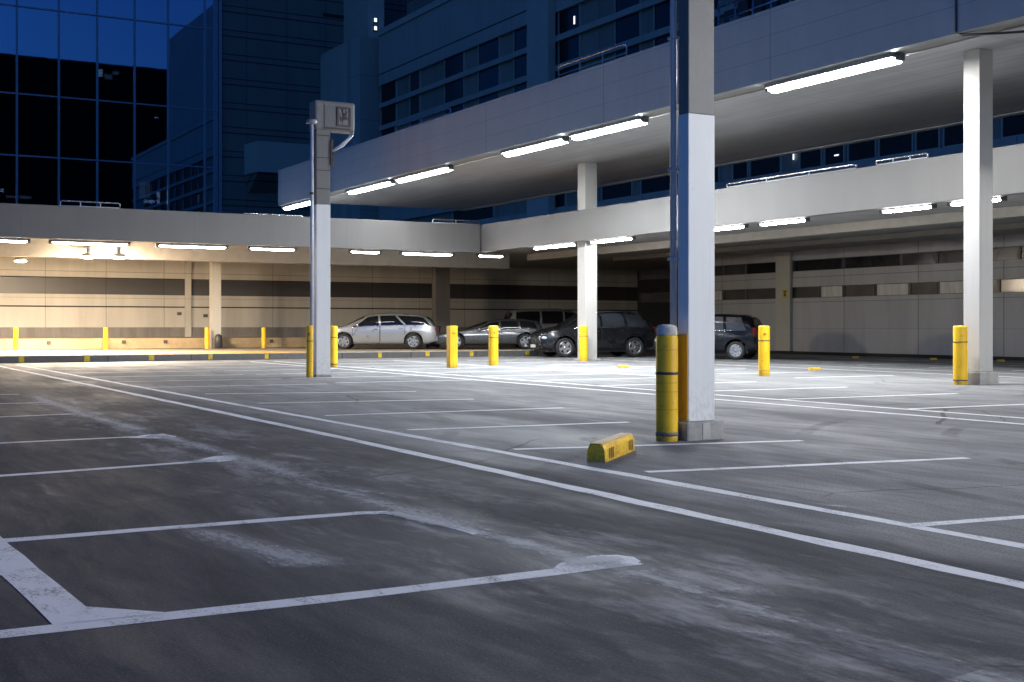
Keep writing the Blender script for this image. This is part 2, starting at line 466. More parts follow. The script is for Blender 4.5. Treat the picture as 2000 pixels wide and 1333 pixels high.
M['cleargrey'] = plain('pale_car_glass', (.12, .12, .13), .12, var=.2, spec=.4)
M['smoked'] = plain('smoked_car_glass', (.035, .04, .05), .08, var=.2, spec=.6)
M['trim'] = plain('black_car_trim', (.012, .012, .013), .5)
M['chrome'] = plain('chrome_trim', (.7, .7, .72), .15, metal=1.0, var=.03)
M['headlamp'] = plain('headlamp_lens', (.62, .64, .66), .1, metal=.4, var=.1, coat=1.0)
M['taillamp'] = plain('tail_lamp_lens', (.28, .015, .012), .15, var=.1, coat=1.0)
M['amberlamp'] = plain('amber_tail_lens', (.62, .36, .2), .2, var=.1, coat=1.0)
M['plate'] = plain('number_plate', (.55, .55, .53), .5)
M['silver'] = plain('silver_car_paint', (.40, .415, .435), .3, metal=.55, var=.03, coat=1.0)
M['grey'] = plain('grey_car_paint', (.085, .09, .10), .32, metal=.55, var=.03, coat=1.0)
M['slate'] = plain('slate_car_paint', (.30, .305, .315), .32, metal=.5, var=.03, coat=1.0)
M['black'] = plain('black_car_paint', (.005, .006, .009), .28, var=.05, spec=.4, coat=.85)
M['navy'] = plain('navy_car_paint', (.004, .005, .008), .35, var=.05, spec=.25, coat=.3)
M['cabinet'] = plain('cabinet_grey_paint', (.20, .195, .2), .5, var=.08, nscale=4)
M['screen'] = plain('equipment_panel', (.20, .195, .20), .35, var=.25, nscale=9)
M['sign_yellow'] = plain('sign_yellow', (.50, .38, .05), .5)
M['sign_ink'] = plain('sign_ink', (.02, .02, .02), .6)
M['wood'] = plain('rusty_bracket', (.10, .07, .055), .8, var=.3, nscale=12)
M['gravel'] = plain('dark_bin_plastic', (.03, .03, .033), .5)
M['tower'] = plain('distant_dark_block', (.012, .013, .003), .8)
M['doordark'] = panelled('dark_shutter', (.03, .035, .05), [(2, .9, .3, .03), (1, 3.1, 45.2, .04)], joint=(.012, .014, .005), rough=.5)

# ------------------------------------------------------------------ ground, pavement, markings
XR = 33.3       # right hand ground floor wall
YB = 54.0       # back wall under the left deck
XL = 21.2       # face of the right lower deck
YL = 39.7       # face of the left lower deck
XU = 17.1       # face of the upper deck
g = MB(); g.quad((-400, -400, 0), (400, -400, 0), (400, 400, 0), (-400, 400, 0))
tag(g.build('ground', M['ground']), 'worn grey asphalt of the car park', kind='structure')

YK = 39.35
pv = MB(); pv.box(-60, 38.2, YK + .16, 49.6, -.05, .2); pv.box(-60, 38.2, 49.6 + .001, YB - .1, -.05, .2)
tag(pv.build('pavement', M['pave']), 'raised concrete pavement under the left deck', kind='structure')
kb = MB(); kb.box(-60, 38.2, YK, YK + .12, -.05, .196, .012)
kerb = tag(kb.build('kerb', M['kerb']), 'dark kerb of the raised pavement', kind='structure')
kt = MB(); kt.box(-60, 38.2, YK - .012, YK + .157, .197, .214, .004)
tag(kt.build('kerb_edge', M['kerbtop'], kerb), None)
for px in (42, 170, 296, 411, 521, 742, 835, 921, 1030):
    x = on_y(px, YK)
    w = .13 + .06 * random.random()
    p = MB(); p.box(x - w / 2, x + w / 2, YK - .006, YK + .01, .015 + .03 * random.random(), .19)
    p.build('paint_patch', M['yellowpatch'], kerb)
st = MB(); st.box(-60, on_y(600, 49.6), 49.6, YB - .02, .21, .615, .01)
tag(st.build('raised_path', M['tan']), 'tan stone step along the beige wall', kind='structure')
ym = MB()
x1 = on_y(603, 40.4)
ym.quad((-60, YK + .2, .216), (x1, YK + .2, .216), (x1, 41.3, .216), (-60, 41.3, .216))
ym.quad((-60, 43.2, .204), (x1 + 2, 43.2, .204), (x1 + 2, 43.5, .204), (-60, 43.5, .204))
ym.quad((-60, 46.3, .204), (x1, 46.3, .204), (x1, 46.5, .204), (-60, 46.5, .204))
ym.quad((18.2, YK + .3, .204), (21.3, YK + .3, .204), (21.3, 40.5, .204), (18.2, 40.5, .204))
tag(ym.build('pavement_marking', M['yellowline']), 'yellow painted strips on the raised pavement', kind='structure')

mk = MB()
ZM = .0012
def ribbon(pts, w, wob=.012, z=ZM, mb=None):
    """painted line through world xy points, with a slightly uneven edge"""
    mb = mb or mk
    P = []
    for i in range(len(pts) - 1):
        a, b = Vector(pts[i][:2]), Vector(pts[i + 1][:2])
        n = max(2, int((b - a).length / .35))
        for k in range(n): P.append(a.lerp(b, k / n))
    P.append(Vector(pts[-1][:2]))
    L, Rr = [], []
    for i, p in enumerate(P):
        d = (P[min(i + 1, len(P) - 1)] - P[max(i - 1, 0)]).normalized()
        nrm = Vector((-d.y, d.x))
        L.append((p + nrm * (w / 2 + random.uniform(-wob, wob))).to_3d() + Vector((0, 0, z)))
        Rr.append((p - nrm * (w / 2 + random.uniform(-wob, wob))).to_3d() + Vector((0, 0, z)))
    mb.grid([Rr, L])
LW = .105
# two long double lines
ribbon([(5.30, -6), (5.28, 8), (5.24, 20), (5.2, 37.6)], .12)
ribbon([(4.42, -6), (4.50, 5), (4.60, 12), (4.62, 37.6)], .13)
ribbon([(11.85, -4), (11.9, 37.4)], .11, .005)
ribbon([(12.62, -4), (12.68, 37.4)], .11, .005)
# right hand stalls (measured ends)
for a, b in (((1790, 1026), (2060, 1006)), ((1270, 922), (1890, 895)), ((1010, 878), (1566, 861)), ((800, 840), (1228, 825)),
             ((640, 812), (1100, 797)), ((508, 788), (925, 780)), ((405, 770), (812, 765))):
    p, q = G(*a), G(*b)
    p = p.lerp(q, -.01)
    ribbon([p, q], LW, .008)
y = 22.6
while y < 37:
    ribbon([(5.25, y), (8.6, y - .3)], LW, .008); y += 2.6
y = 4.6
ribbon([(5.3, 2.5), (8.4, 2.1)], LW, .008)
ribbon([(5.3, 0.0), (8.4, -.3)], LW, .008)
# far stalls between the second double line and the deck
for k in range(14):
    y = 4.4 + 2.46 * k
    ribbon([(12.7, y), (16.3, y - .15)], LW, .009)
    if y > 20: ribbon([(8.9, y + 1.0), (11.8, y + .9)], LW, .009)
ribbon([(16.3, 22), (16.35, 36.5)], LW, .006)
for k in range(7):
    y = 20 + 2.5 * k
    ribbon([(18.2, y), (21.0, y - .1)], LW, .009)
for k in range(8):
    y = 18 + 2.6 * k
    ribbon([(25.8, y), (30.6, y)], LW, .009)
ribbon([(30.6, 12), (30.6, 42)], LW, .006)
ribbon([(22.6, 10), (22.6, 36)], LW, .006)
ribbon([(24.2, 10), (24.2, 36)], LW, .006)
# left stalls
ribbon([G(-160, 1258), G(0, 1240), G(620, 1172), G(1080, 1118), G(1240, 1098)], .125, .008)
ribbon([G(-160, 1074), G(0, 1057), G(400, 1026), G(700, 1003), G(760, 1001)], .12, .008)
ribbon([G(-160, 941), G(0, 930), G(200, 916), G(430, 899)], .12, .008)
ribbon([G(-160, 874), G(0, 866), G(150, 859), G(300, 852)], .11, .008)
ribbon([G(-160, 822), G(0, 815), G(160, 808)], .11, .008)
ribbon([G(-160, 794), G(0, 789), G(110, 786)], .11, .008)
for k in range(5):
    y = 21.4 + 2.6 * k
    ribbon([(-4, y + .1), (3.0, y)], .11, .008)
# wide end line of the nearest left stall, with its flared corner
pts = [G(150, 1216), G(-80, 1010)]
ribbon([pts[0], pts[1]], .17, .004, .002)
mk.poly([(*G(150, 1217)[:2], .0028), (*G(330, 1198)[:2], .0028), (*G(250, 1192)[:2], .0028), (*G(165, 1186)[:2], .0028)])
ribbon([G(-140, 1136), G(35, 1118)], .10, .01, .0036)
# stop line worn end
# hooked, flared ends of the near left lines
ribbon([G(690, 1003), G(750, 1002), G(800, 1009), G(850, 1020), G(900, 1033), G(938, 1044)], .085, .008, .0026)
for pp in ([(1075, 1116), (1092, 1102), (1120, 1092), (1160, 1086), (1205, 1085), (1238, 1089), (1252, 1098), (1235, 1104), (1190, 1107), (1130, 1114)],
           [(370, 905), (392, 898), (418, 892), (448, 890), (468, 894), (462, 899), (430, 903)],
           [(250, 856), (285, 850), (318, 848), (345, 853), (330, 857), (290, 857)]):
    mk.poly([(*G(a_, b_)[:2], .0024) for a_, b_ in pp])
tag(mk.build('parking_markings', M['line'], fix=False), 'worn white parking bay lines on the asphalt', kind='structure')
for p in bpy.data.objects['parking_markings'].data.polygons:
    pass

# ragged smears: strips whose alpha wears away towards their edge
sm = MB()
edge_vals = []
def smear(pts, w, z, k_=1.0):
    P = []
    for i in range(len(pts) - 1):
        a, b = Vector(pts[i][:2]), Vector(pts[i + 1][:2])
        n = max(2, int((b - a).length / .3))
        for k in range(n): P.append(a.lerp(b, k / n))
    P.append(Vector(pts[-1][:2]))
    rows = []
    for j in range(7):
        s = -1 + 2 * j / 6
        row = []
        for i, p in enumerate(P):
            d = (P[min(i + 1, len(P) - 1)] - P[max(i - 1, 0)]).normalized()
            nrm = Vector((-d.y, d.x))
            row.append((p + nrm * (w * s)).to_3d() + Vector((0, 0, z)))
            e = (1 - abs(s)) * min(1, min(i, len(P) - 1 - i) / 2.0)
            edge_vals.append(e * k_)
        rows.append(row)
    sm.grid(rows)
smear([G(330, 908), G(400, 902), G(470, 893)], .30, .006, 1.25)
smear([G(1060, 1118), G(1130, 1100), G(1200, 1094), G(1250, 1090)], .22, .006, 1.3)
smear([G(690, 1000), G(770, 1003), G(850, 1024), G(950, 1046)], .13, .006, 1.3)
smear([G(250, 862), G(310, 852), G(350, 856)], .30, .006, 1.2)
smear([G(940, 1040), G(1020, 1062), G(1110, 1085)], .16, .005, 1.4)
smear([(3.15, 1.0), (3.2, 4.6), (3.08, 6.9), (3.15, 9.8), (3.1, 13)], .34, .004)
smear([(3.1, 12.8), (3.0, 16), (3.1, 21)], .45, .004)
smear([G(1180, 1090), G(1420, 1150), G(1700, 1195)], .28, .004)
smear([G(1150, 1180), G(1500, 1240), G(1850, 1330)], .22, .004)
smear([G(560, 935), G(720, 962), G(900, 985)], .22, .004)
smear([G(1480, 975), G(1640, 990), G(1800, 1010)], .16, .004)
smear([G(300, 1010), G(600, 1100), G(760, 1130)], .35, .004)
smear([(1.4, 12.2), (1.7, 15), (2.0, 19)], .5, .004)
smo = tag(sm.build('paint_smear', M['smear'], fix=False), 'chalky smears of old white paint dragged across the asphalt', kind='structure')
at = smo.data.attributes.new('edge', 'FLOAT', 'POINT')
at.data.foreach_set('value', edge_vals)

# ------------------------------------------------------------------ upper deck
up = empty('upper_parking_deck', (XU, 10, 0), 0, 'upper concrete deck with a tall blue grey fascia and ribbed soffit over the bays', 'parking deck')
UP = Vector((XU, 10, 0))
def sub(mb_build, parent, off):
    o = mb_build
    o.parent = parent; o.location = -Vector(off)
    return o
YU0, YU1 = -34.0, on_x(543, XU)
YJ = on_x(1868, XU)
b = MB(); b.box(XU, XU + .22, YU0, YJ - .02, 6.1, 7.57, .01); b.box(XU, XU + .22, YJ + .02, YU1, 6.1, 7.57, .01); b.box(XU + .03, XU + .2, YJ - .03, YJ + .03, 6.12, 7.55)
sub(b.build('fascia', M['fascia']), up, UP)
b = MB(); b.box(XU + .225, XU + .62, YU0, YU1, 6.105, 6.55, .01)
sub(b.build('edge_beam', M['beam']), up, UP)
b = MB(); b.box(XU + .622, 25.6, YU0, YU1, 6.3, 6.6)
sub(b.build('soffit', M['soffit']), up, UP)
b = MB(); b.box(25.602, 25.85, YU0, YU1, 6.27, 7.2, .01)
sub(b.build('rear_edge', M['fascia']), up, UP)
b = MB(); b.box(XU + .225, 25.6, YU0, YU1, 6.603, 6.75)
sub(b.build('deck_surface', M['slab']), up, UP)
for px in (1127, 1890):
    pass

# ------------------------------------------------------------------ lower deck (L shaped)
lo = empty('lower_parking_deck', (XL, YL, 0), 0, 'lower L shaped concrete deck with a plain beige parapet behind the bays', 'parking deck')
LO = Vector((XL, YL, 0))
b = MB(); b.box(-60, XL - .001, YL, YL + .25, 3.74, 4.75, .01)
sub(b.build('parapet', M['fascia_low']), lo, LO)
b = MB(); b.box(XL, XL + .25, -34, YL + .25, 3.77, 4.75, .01)
sub(b.build('parapet', M['fascia_low']), lo, LO)
b = MB(); b.box(-60, XL + .26, YL + .26, 84, 4.0, 4.42); b.box(XL + .261, XR + 5, -34, 84, 4.0, 4.42)
sub(b.build('slab', M['slab']), lo, LO)
b = MB(); b.box(-60, 24.7, 43.8, 44.2, 3.40, 3.996, .01)
sub(b.build('drop_beam', M['beam']), lo, LO)
b = MB(); b.box(25.4, 25.8, -34, 43.6, 3.74, 3.996, .01)
sub(b.build('drop_beam', M['beam']), lo, LO)
b = MB(); b.box(29.6, 29.9, -34, 43.6, 3.84, 3.996, .01)
sub(b.build('drop_beam', M['beam']), lo, LO)
b = MB(); b.tube([(XL - .03, YL - .03, 4.74), (XL - .03, YL - .03, 3.76)], .018)
sub(b.build('corner_pipe', M['darkmetal']), lo, LO)

# ------------------------------------------------------------------ back wall under the left deck
bw = empty('panel_wall', (0, YB, 0), 0, 'beige precast panel wall with a long dark band under the left deck', 'wall')
BW = Vector((0, YB, 0))
XE = 38.2
b = MB(); b.box(-60, XE, YB, YB + .3, 1.04, 2.42, 0); b.box(-60, XE, YB + .002, YB + .3, 3.09, 4.0)
sub(b.build('panel', M['wall_beige']), bw, BW)
b = MB(); b.box(-60, XE, YB + .06, YB + .3, 2.422, 3.088)
sub(b.build('dark_band', M['wall_band']), bw, BW)
b = MB(); b.box(-60, XE, YB - .02, YB + .01, 1.885, 1.935)
sub(b.build('groove', M['groove']), bw, BW)
b = MB(); b.box(-60, XE, YB - .012, YB - .0, 3.09, 3.13)
sub(b.build('drip_edge', M['groove']), bw, BW)
b = MB(); b.box(-60, XE, YB - .06, YB + .3, .0, 1.038, .01)
sub(b.build('plinth', M['plinthwall']), bw, BW)
xx0, xx1 = on_y(360, YB), on_y(372, YB)
b = MB(); b.box(xx0, xx1, YB - .16, YB - .061, .62, 3.99, .01)
sub(b.build('pilaster', M['wall_beige']), bw, BW)
for px, py in ((350, 613), (401, 617)):
    x = on_y(px, YB)
    z = zat(py, x, YB)
    b = MB(); b.box(x - .1, x + .1, YB - .05, YB + .0, z - .07, z + .07, .012)
    vb = b.build('wall_vent', M['cabinet'])
    b = MB(); 
    for k in range(3): b.box(x - .08, x + .08, YB - .056, YB - .051, z - .05 + .035 * k, z - .034 + .035 * k)
    b.build('louvre', M['groove'], vb)
    tag(vb, 'small louvred vent on the beige wall just left of the thin pilaster' if px == 350 else 'small louvred vent on the beige wall between pilaster and column', 'vent')
# white sockets on the tan step
for px in (95, 242, 323, 415, 530):
    x = on_y(px, 49.58)
    b = MB(); b.box(x - .07, x + .07, 49.54, 49.6, .42, .54, .01)
    o = b.build('step_lamp', M['darkmetal'])
    near = {95: 'right of the leftmost yellow post', 242: 'right of the second yellow post from the left', 323: 'midway along the beige wall left of the column',
            415: 'at the foot of the column under the left deck', 530: 'beside the fourth yellow post'}[px]
    tag(o, 'dark box in the tan step ' + near.replace('midway along the beige wall left of the column', 'between second and third posts').replace('second yellow post from the left','second yellow post'), 'step box', 'step boxes in the tan stone')

# dark recess right of the back wall
b = MB(); b.box(XE, XE + .3, 44.0, YB + .3, -.05, 4.0)
tag(b.build('dark_shutter_wall', M['doordark']), 'dark blue shuttered wall in the far corner behind the cars', 'wall')

# ------------------------------------------------------------------ right hand building
bd = empty('office_building', (XR, 20, 0), 0, 'large blue grey building with window bands above the decks and grey ground floor panels', 'building')
BD = Vector((XR, 20, 0))
Z0, Z1 = 3.2, 3.63
b = MB()
b.box(XR, XR + .3, -34, 44, .12, 2.17); b.box(XR + .001, XR + .3, -34, 44, 2.6, 3.2); b.box(XR, XR + .3, -34, 44, 3.63, 4.0)
b.box(XR + .301, XR + 4.9, 43.7, 43.999, 0, 4.0)
sub(b.build('wall', M['wall_right']), bd, BD)
b = MB(); b.box(XR - .03, XR + .29, -34, 44, 0, .119)
sub(b.build('skirting', M['groove']), bd, BD)
b = MB(); b.box(XR - .14, XR - .001, on_x(1548, XR), on_x(1520, XR), .121, 3.99, .01)
sub(b.build('pilaster', M['facade_trim']), bd, BD)
def win(pxa, pxb, z0, z1, mat, name='window', xp=XR + .08, frame=True):
    y0, y1 = on_x(pxb, xp), on_x(pxa, xp)
    b = MB(); b.box(xp, xp + .1, y0 + .03, y1 - .03, z0 + .02, z1 - .02)
    o = sub(b.build(name, mat), bd, BD)
    if frame:
        f = MB(); f.box(xp - .03, xp + .09, y0 - .03, y0 + .029, z0, z1); f.box(xp - .03, xp + .09, y1 - .029, y1 + .03, z0, z1); f.box(xp - .03, xp + .02, y0 + .029, y1 - .029, z0, z0 + .02); f.box(xp - .03, xp + .02, y0 + .029, y1 - .029, z1 - .02, z1)
        fo = f.build('frame', M['darkmetal']); fo.parent = o
    return o
for a, c, m in ((1250, 1380, 'wingrey'), (1382, 1412, 'winblind'), (1414, 1457, 'wingrey'), (1459, 1518, 'wingrey'), (1552, 1600, 'wingrey'), (1603, 1647, 'winblind'),
                (1650, 1708, 'wingrey'), (1712, 1776, 'winblind'), (1779, 1830, 'wingrey'), (1834, 1884, 'winblind'), (1887, 1950, 'wingrey'), (1953, 2030, 'wingrey'), (2034, 2160, 'wingrey')):
    win(a, c, 2.17, 2.6, M[m])
for a, c, m in ((1250, 1413, 'wingrey'), (1415, 1457, 'wingrey'), (1459, 1518, 'winglass'), (1552, 1646, 'winglass'), (1650, 1760, 'winglass'), (1763, 1828, 'wingrey'), (1832, 1884, 'winglass'), (1887, 1990, 'winglass'), (1993, 2160, 'winglass')):
    win(a, c, 3.2, 3.63, M[m])
# upper facade: solid strips between recessed window bands
rows = [(7.1, 7.9), (9.9, 11.1), (11.4, 12.6), (12.9, 14.1), (14.4, 15.6), (15.9, 17.1)]
zs = [4.43]
YF1 = on_x(740, XR)
b = MB(); prev = 4.43
for z0, z1 in rows:
    b.box(XR + random.uniform(0, .004), XR + .3, 19, YF1, prev, z0); prev = z1
b.box(XR, XR + .3, 19, YF1, prev, 17.8); 
sub(b.build('wall', M['facade']), bd, BD)
b = MB(); b.box(XR, XR + .3, 19.0, YF1, 17.86, 20.4)
sub(b.build('upper_wall', M['facade']), bd, BD)
b = MB(); b.box(XR + .05, XR + .3, 19.0, YF1, 17.8, 17.86)
sub(b.build('cornice_groove', M['facade_groove']), bd, BD)
b = MB(); b.box(XR - .12, XR + .4, 19.0, YF1, 20.402, 20.8, .02)
sub(b.build('coping', M['facade_trim']), bd, BD)
b = MB(); b.box(XR + .24, XR + .5, 19.0, YF1, 5, 17.8)
sub(b.build('spandrel', M['facade_recess']), bd, BD)
b = MB(); b.box(XR + .3, XR + 30, 19.0, YF1 - .01, 20.0, 20.4); b.box(XR + .51, XR + 29.69, 19.001, 19.3, 4.5, 19.99); b.box(XR + .3, XR + 30, YF1 - .3, YF1 - .01, 4.5, 20.0); b.box(XR + 29.7, XR + 30, 19.0, YF1 - .31, 4.5, 20.0)
sub(b.build('roof', M['slab']), bd, BD)
b = MB(); b.box(XR - .45, XR - .001, on_x(1085, XR), on_x(1043, XR), 4.43, 20.401, .02)
sub(b.build('pilaster', M['facade_trim']), bd, BD)
upw = [(740, 770), (796, 816), (864, 902), (930, 971), (999, 1041), (1086, 1128), (1196, 1246), (1272, 1312)]
for ri, (z0, z1) in enumerate(rows):
    if ri == 0:
        cells = [(880, 960), (1030, 1100), (1170, 1230), (1246, 1312), (1336, 1400), (1425, 1456), (1459, 1520), (1556, 1600), (1604, 1644), (1650, 1706), (1710, 1778), (1782, 1830), (1836, 1890), (1950, 2020), (2040, 2150)]
    else:
        cells = upw + [(1340, 1400), (1440, 1500), (1540, 1600), (1650, 1740), (1800, 1900), (1950, 2080)]
    for i, (a, c) in enumerate(cells):
        y0, y1 = on_x(c, XR), on_x(a, XR)
        q = MB(); q.box(XR + .17, XR + .24, y0 + .05, y1 - .05, z0 + .06, z1 - .03)
        dark = 'winglass' if not (ri > 0 and i in (1,)) else 'wingrey'
        if ri == 0: dark = 'winmuted'
        o = sub(q.build('window', M[dark]), bd, BD)
        f = MB(); f.box(XR + .12, XR + .24, y0, y0 + .049, z0 + .0, z1); f.box(XR + .12, XR + .24, y1 - .049, y1, z0, z1); f.box(XR + .12, XR + .238, y0 + .05, y1 - .05, z0, z0 + .055)
        fo = f.build('frame', M['facade_trim']); fo.parent = o
# small lit fittings seen behind the upper glass on the right
for px, py, w, h in ((1549, 303, .07, .35), (1633, 303, .22, .05), (1121, 39, .12, .4)):
    y = on_x(px, XR + .14)
    z = zat(py, XR, y)
    b = MB(); b.box(XR + .15, XR + .168, y - w / 2, y + w / 2, z - h / 2, z + h / 2)
    sub(b.build('lit_panel', M['litwin']), bd, BD)
# roof penthouse set back
b = MB(); b.box(XR + 3, XR + 22, 24, 62, 20.4, 34)
sub(b.build('penthouse', M['facade']), bd, BD)
b = MB(); b.box(XR + 1.6, XR + 4.5, 62.001, YF1 - 1, 20.4, 34)
sub(b.build('penthouse', M['panelwall']), bd, BD)

# stepped corner tower
tw = empty('stair_tower', (XR - 1, 78, 0), 0, 'tall canted stair tower with two small lit windows in the building corner', 'tower')
TW = Vector((XR - 1, 78, 0))
def YD(px, Yd): return W(px, Yd)
yt = 78.0
xa, xb_, xc, xd = on_y(667, 80), on_y(684, 79), on_y(703, 78), on_y(741, 78)
zt1 = zat(90, xa, 80); zt2 = zat(74, xb_, 78)
b = MB(); b.prism([(on_y(667, 80), 80), (on_y(686, 78.6), 78.6), (on_y(686, 78.6) + .0, 84), (on_y(667, 80), 84)], 4.42, zt1)
sub(b.build('wing', M['facade_trim']), tw, TW)
b = MB(); b.prism([(on_y(684.5, 78.6), 78.5), (on_y(703, 77.4), 77.4), (on_y(739, 77.4) + .6, 77.4), (on_y(739, 77.4) + .6, 84), (on_y(684.5, 78.6), 84)], 4.42, zt2)
sub(b.build('shaft', M['facade']), tw, TW)
xp0, xp1 = on_y(719, 79.5), on_y(747, 79.5)
b = MB(); b.prism([(xp0, 79.6), (xp1, 79.2), (xp1, 83.99), (xp0, 83.99)], zt2 - .5, zat(6, xp1, 79.5) + 3)
sub(b.build('turret', M['facade_trim']), tw, TW)
for py in (40, 56):
    xw = on_y(732.5, 79.4)
    z = zat(py, xw, 79.4)
    b = MB(); b.box(xw - .1, xw + .1, 79.30, 79.42, z - .13, z + .13)
    wo = sub(b.build('window', M['litwin']), tw, TW)
    f = MB(); f.box(xw - .16, xw + .16, 79.315, 79.42, z - .19, z - .131); f.box(xw - .16, xw + .16, 79.315, 79.42, z + .131, z + .19)
    f.box(xw - .16, xw - .101, 79.315, 79.42, z - .13, z + .13); f.box(xw + .101, xw + .16, 79.315, 79.42, z - .13, z + .13)
    fo = f.build('frame', M['groove']); fo.parent = wo

# ------------------------------------------------------------------ ribbed wall building and glass building at the back
YG = 84.0
xg1 = on_y(432, YG)
pw = empty('ribbed_clad_building', (xg1, YG, 0), 0, 'dark blue windowless building of ribbed cladding beside the glass facade', 'building')
PW = Vector((xg1, YG, 0))
b = MB(); b.box(xg1 + .02, 48, YG, YG + .5, 4.42, 36)
sub(b.build('wall', M['panelwall']), pw, PW)
b = MB(); b.box(xg1 + .02, 48, YG + .5, YG + 20, 35.6, 36)
sub(b.build('roof', M['slab']), pw, PW)
xs0, xs1 = on_y(631, YG), on_y(706, YG)
b = MB(); b.box(xs0, xs1, YG - .06, YG + .01, zat(35, xs1, YG) - .25, zat(22, xs0, YG) - .15)
sub(b.build('slot', M['groove']), pw, PW)
# canted oriel box
x0, x1, x2 = on_y(477, YG), on_y(502, YG - 2), on_y(640, YG - 2)
zb, zt = zat(336, x1, YG - 2), zat(276, x1, YG - 2)
b = MB(); b.prism([(x0, YG - .001), (x1, YG - 2.2), (x2, YG - 2.2), (x2, YG - .001)], zb, zt)
sub(b.build('oriel', M['facade_trim']), pw, PW)
b = MB()
v = [b.bm.verts.new(p) for p in ((x0, YG - .001, zb - .02), (x1, YG - 2.2, zb - .02), (x2, YG - 2.2, zb - .02), (x2, YG - .001, zb - .02), (x0 + .3, YG - .001, zb - 1.3), (x2, YG - .001, zb - .9))]
for f in ((0, 1, 4), (1, 2, 5, 4), (2, 3, 5), (0, 3, 2, 1), (0, 4, 5, 3)): b.bm.faces.new([v[i] for i in f])
sub(b.build('oriel_soffit', M['panelwall']), pw, PW)

gb = empty('glass_office_building', (on_y(0, YG), YG, 0), 0, 'dark glass curtain wall building with blue mullions mirroring the dusk sky', 'building')
GB = Vector((on_y(0, YG), YG, 0))
cols = [on_y(p, YG) for p in (-45, 33, 115, 190, 263, 328.5, 400)]
cols = [cols[0] - 2.55 * 3, cols[0] - 2.55 * 2, cols[0] - 2.55] + cols + [xg1 - .75 + .35]
cols[-1] = on_y(419, YG)
rws = [4.42, zat(309, on_y(115, YG), YG), zat(190, on_y(115, YG), YG), zat(72, on_y(115, YG), YG) + 0.0]
# photograph rows: sill, 309, 190, (spandrel 49..), 20
zr1 = zat(309, on_y(115, YG), YG); zr2 = zat(190, on_y(115, YG), YG); zr3 = zat(22, on_y(115, YG), YG)
rws = [4.42, zr1, zr2, zr3, zr3 + 4.0, zr3 + 8.0, zr3 + 12.0]
for i in range(len(cols) - 1):
    for j in range(len(rws) - 1):
        b = MB(); b.box(cols[i] + .06, cols[i + 1] - .06, YG + .02, YG + .035, rws[j] + .05, rws[j + 1] - .05)
        # slightly uneven panes
        o = sub(b.build('window_pane', M['cglass']), gb, GB)
for x in cols:
    b = MB(); b.box(x - .055, x + .055, YG - .10, YG + .06, 4.42, rws[-1])
    sub(b.build('mullion', M['mullion']), gb, GB)
for z in rws[1:]:
    b = MB(); b.box(cols[0] + .056, cols[-1] - .056, YG - .06, YG + .058, z - .045, z + .045)
    sub(b.build('transom', M['mullion']), gb, GB)
b = MB(); b.box(cols[-1] + .056, xg1 - .25, YG - .08, YG + .3, 4.42, rws[-1]); b.box(xg1 - .2, xg1 + .01, YG - .16, YG + .3, 4.42, rws[-1])
sub(b.build('corner_post', M['mullion']), gb, GB)
b = MB(); b.box(cols[0], cols[-1], YG + 6, YG + 6.2, 4.42, rws[-1])
for z in rws[1:]: b.box(cols[0], cols[-1], YG + .6, YG + 5.99, z - .3, z - .1)
b.box(cols[0] - .2, cols[0] - .01, YG + .1, YG + 6, 4.42, rws[-1]); b.box(cols[-1] + .35, cols[-1] + .5, YG + .31, YG + 6, 4.42, rws[-1])
sub(b.build('interior', M['interior']), gb, GB)
# lit things inside
def lit(px, py, w, h, d=2.0, m='litroom'):
    x = on_y(px, YG + d); z = zat(py, x, YG + d)
    b = MB(); b.box(x - w / 2, x + w / 2, YG + d, YG + d + .05, z - h / 2, z + h / 2)
    sub(b.build('interior_lamp', M[m]), gb, GB)
lit(196, 143, .30, .50); lit(226, 143, .42, .25, 2.0, 'litwin'); lit(212, 150, .5, .35, 2.4, 'litwin')
lit(292, 394, .75, .22); lit(309, 381, .22, .4); lit(309, 394, .2, .25, 2.1)
lit(4, 372, .22, .25); lit(25, 385, .8, .18, 2.5, 'litwin'); lit(50, 386, .7, .2, 2.5, 'litwin')
lit(283, 372, .7, 1.1, 3.0, 'litwin'); lit(293, 221, .18, .1); lit(306, 230, .25, .1)
lit(388, 388, .12, .5, 1.2, 'litwin')

# the block on the far side of the car park, only mirrored in the glass
b = MB(); b.box(-40, 70, -190, -150, 0, 66); b.box(70, 96, -186, -150, 0, 66); b.box(96, 240, -190, -150, 0, 66)
tag(b.build('distant_block', M['tower']), 'dark flat roofed block seen only as a reflection in the lower glass panes', 'building')

# ------------------------------------------------------------------ columns
def column(name, label, x, y, w, d, z0, z1, mat, plinth=None, step=None, upper=None, mat_pl=None):
    r = empty(name, (x, y, z0), 0, label, 'column')
    zz = 0.0
    if plinth:
        pw_, ph = plinth[:2]; pd_ = plinth[2] if len(plinth) > 2 else pw_
        b = MB(); b.box(-pw_ / 2, pw_ / 2, -pd_ / 2, pd_ / 2, -.02, ph, .025)
        b.build('plinth', mat_pl or M['plinth'], r); zz = ph + .001
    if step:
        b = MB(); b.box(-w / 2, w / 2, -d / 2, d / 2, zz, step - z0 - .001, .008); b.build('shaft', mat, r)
        b = MB(); b.box(-w / 2 + .004, w / 2 - .004, -d / 2 + .004, d / 2 - .004, step - z0, z1 - z0, .008); b.build('upper_shaft', upper, r)  # darker upper colour imitates shade above a lit lower shaft
    else:
        b = MB(); b.box(-w / 2, w / 2, -d / 2, d / 2, zz, z1 - z0, .01); b.build('shaft', mat, r)
    return r
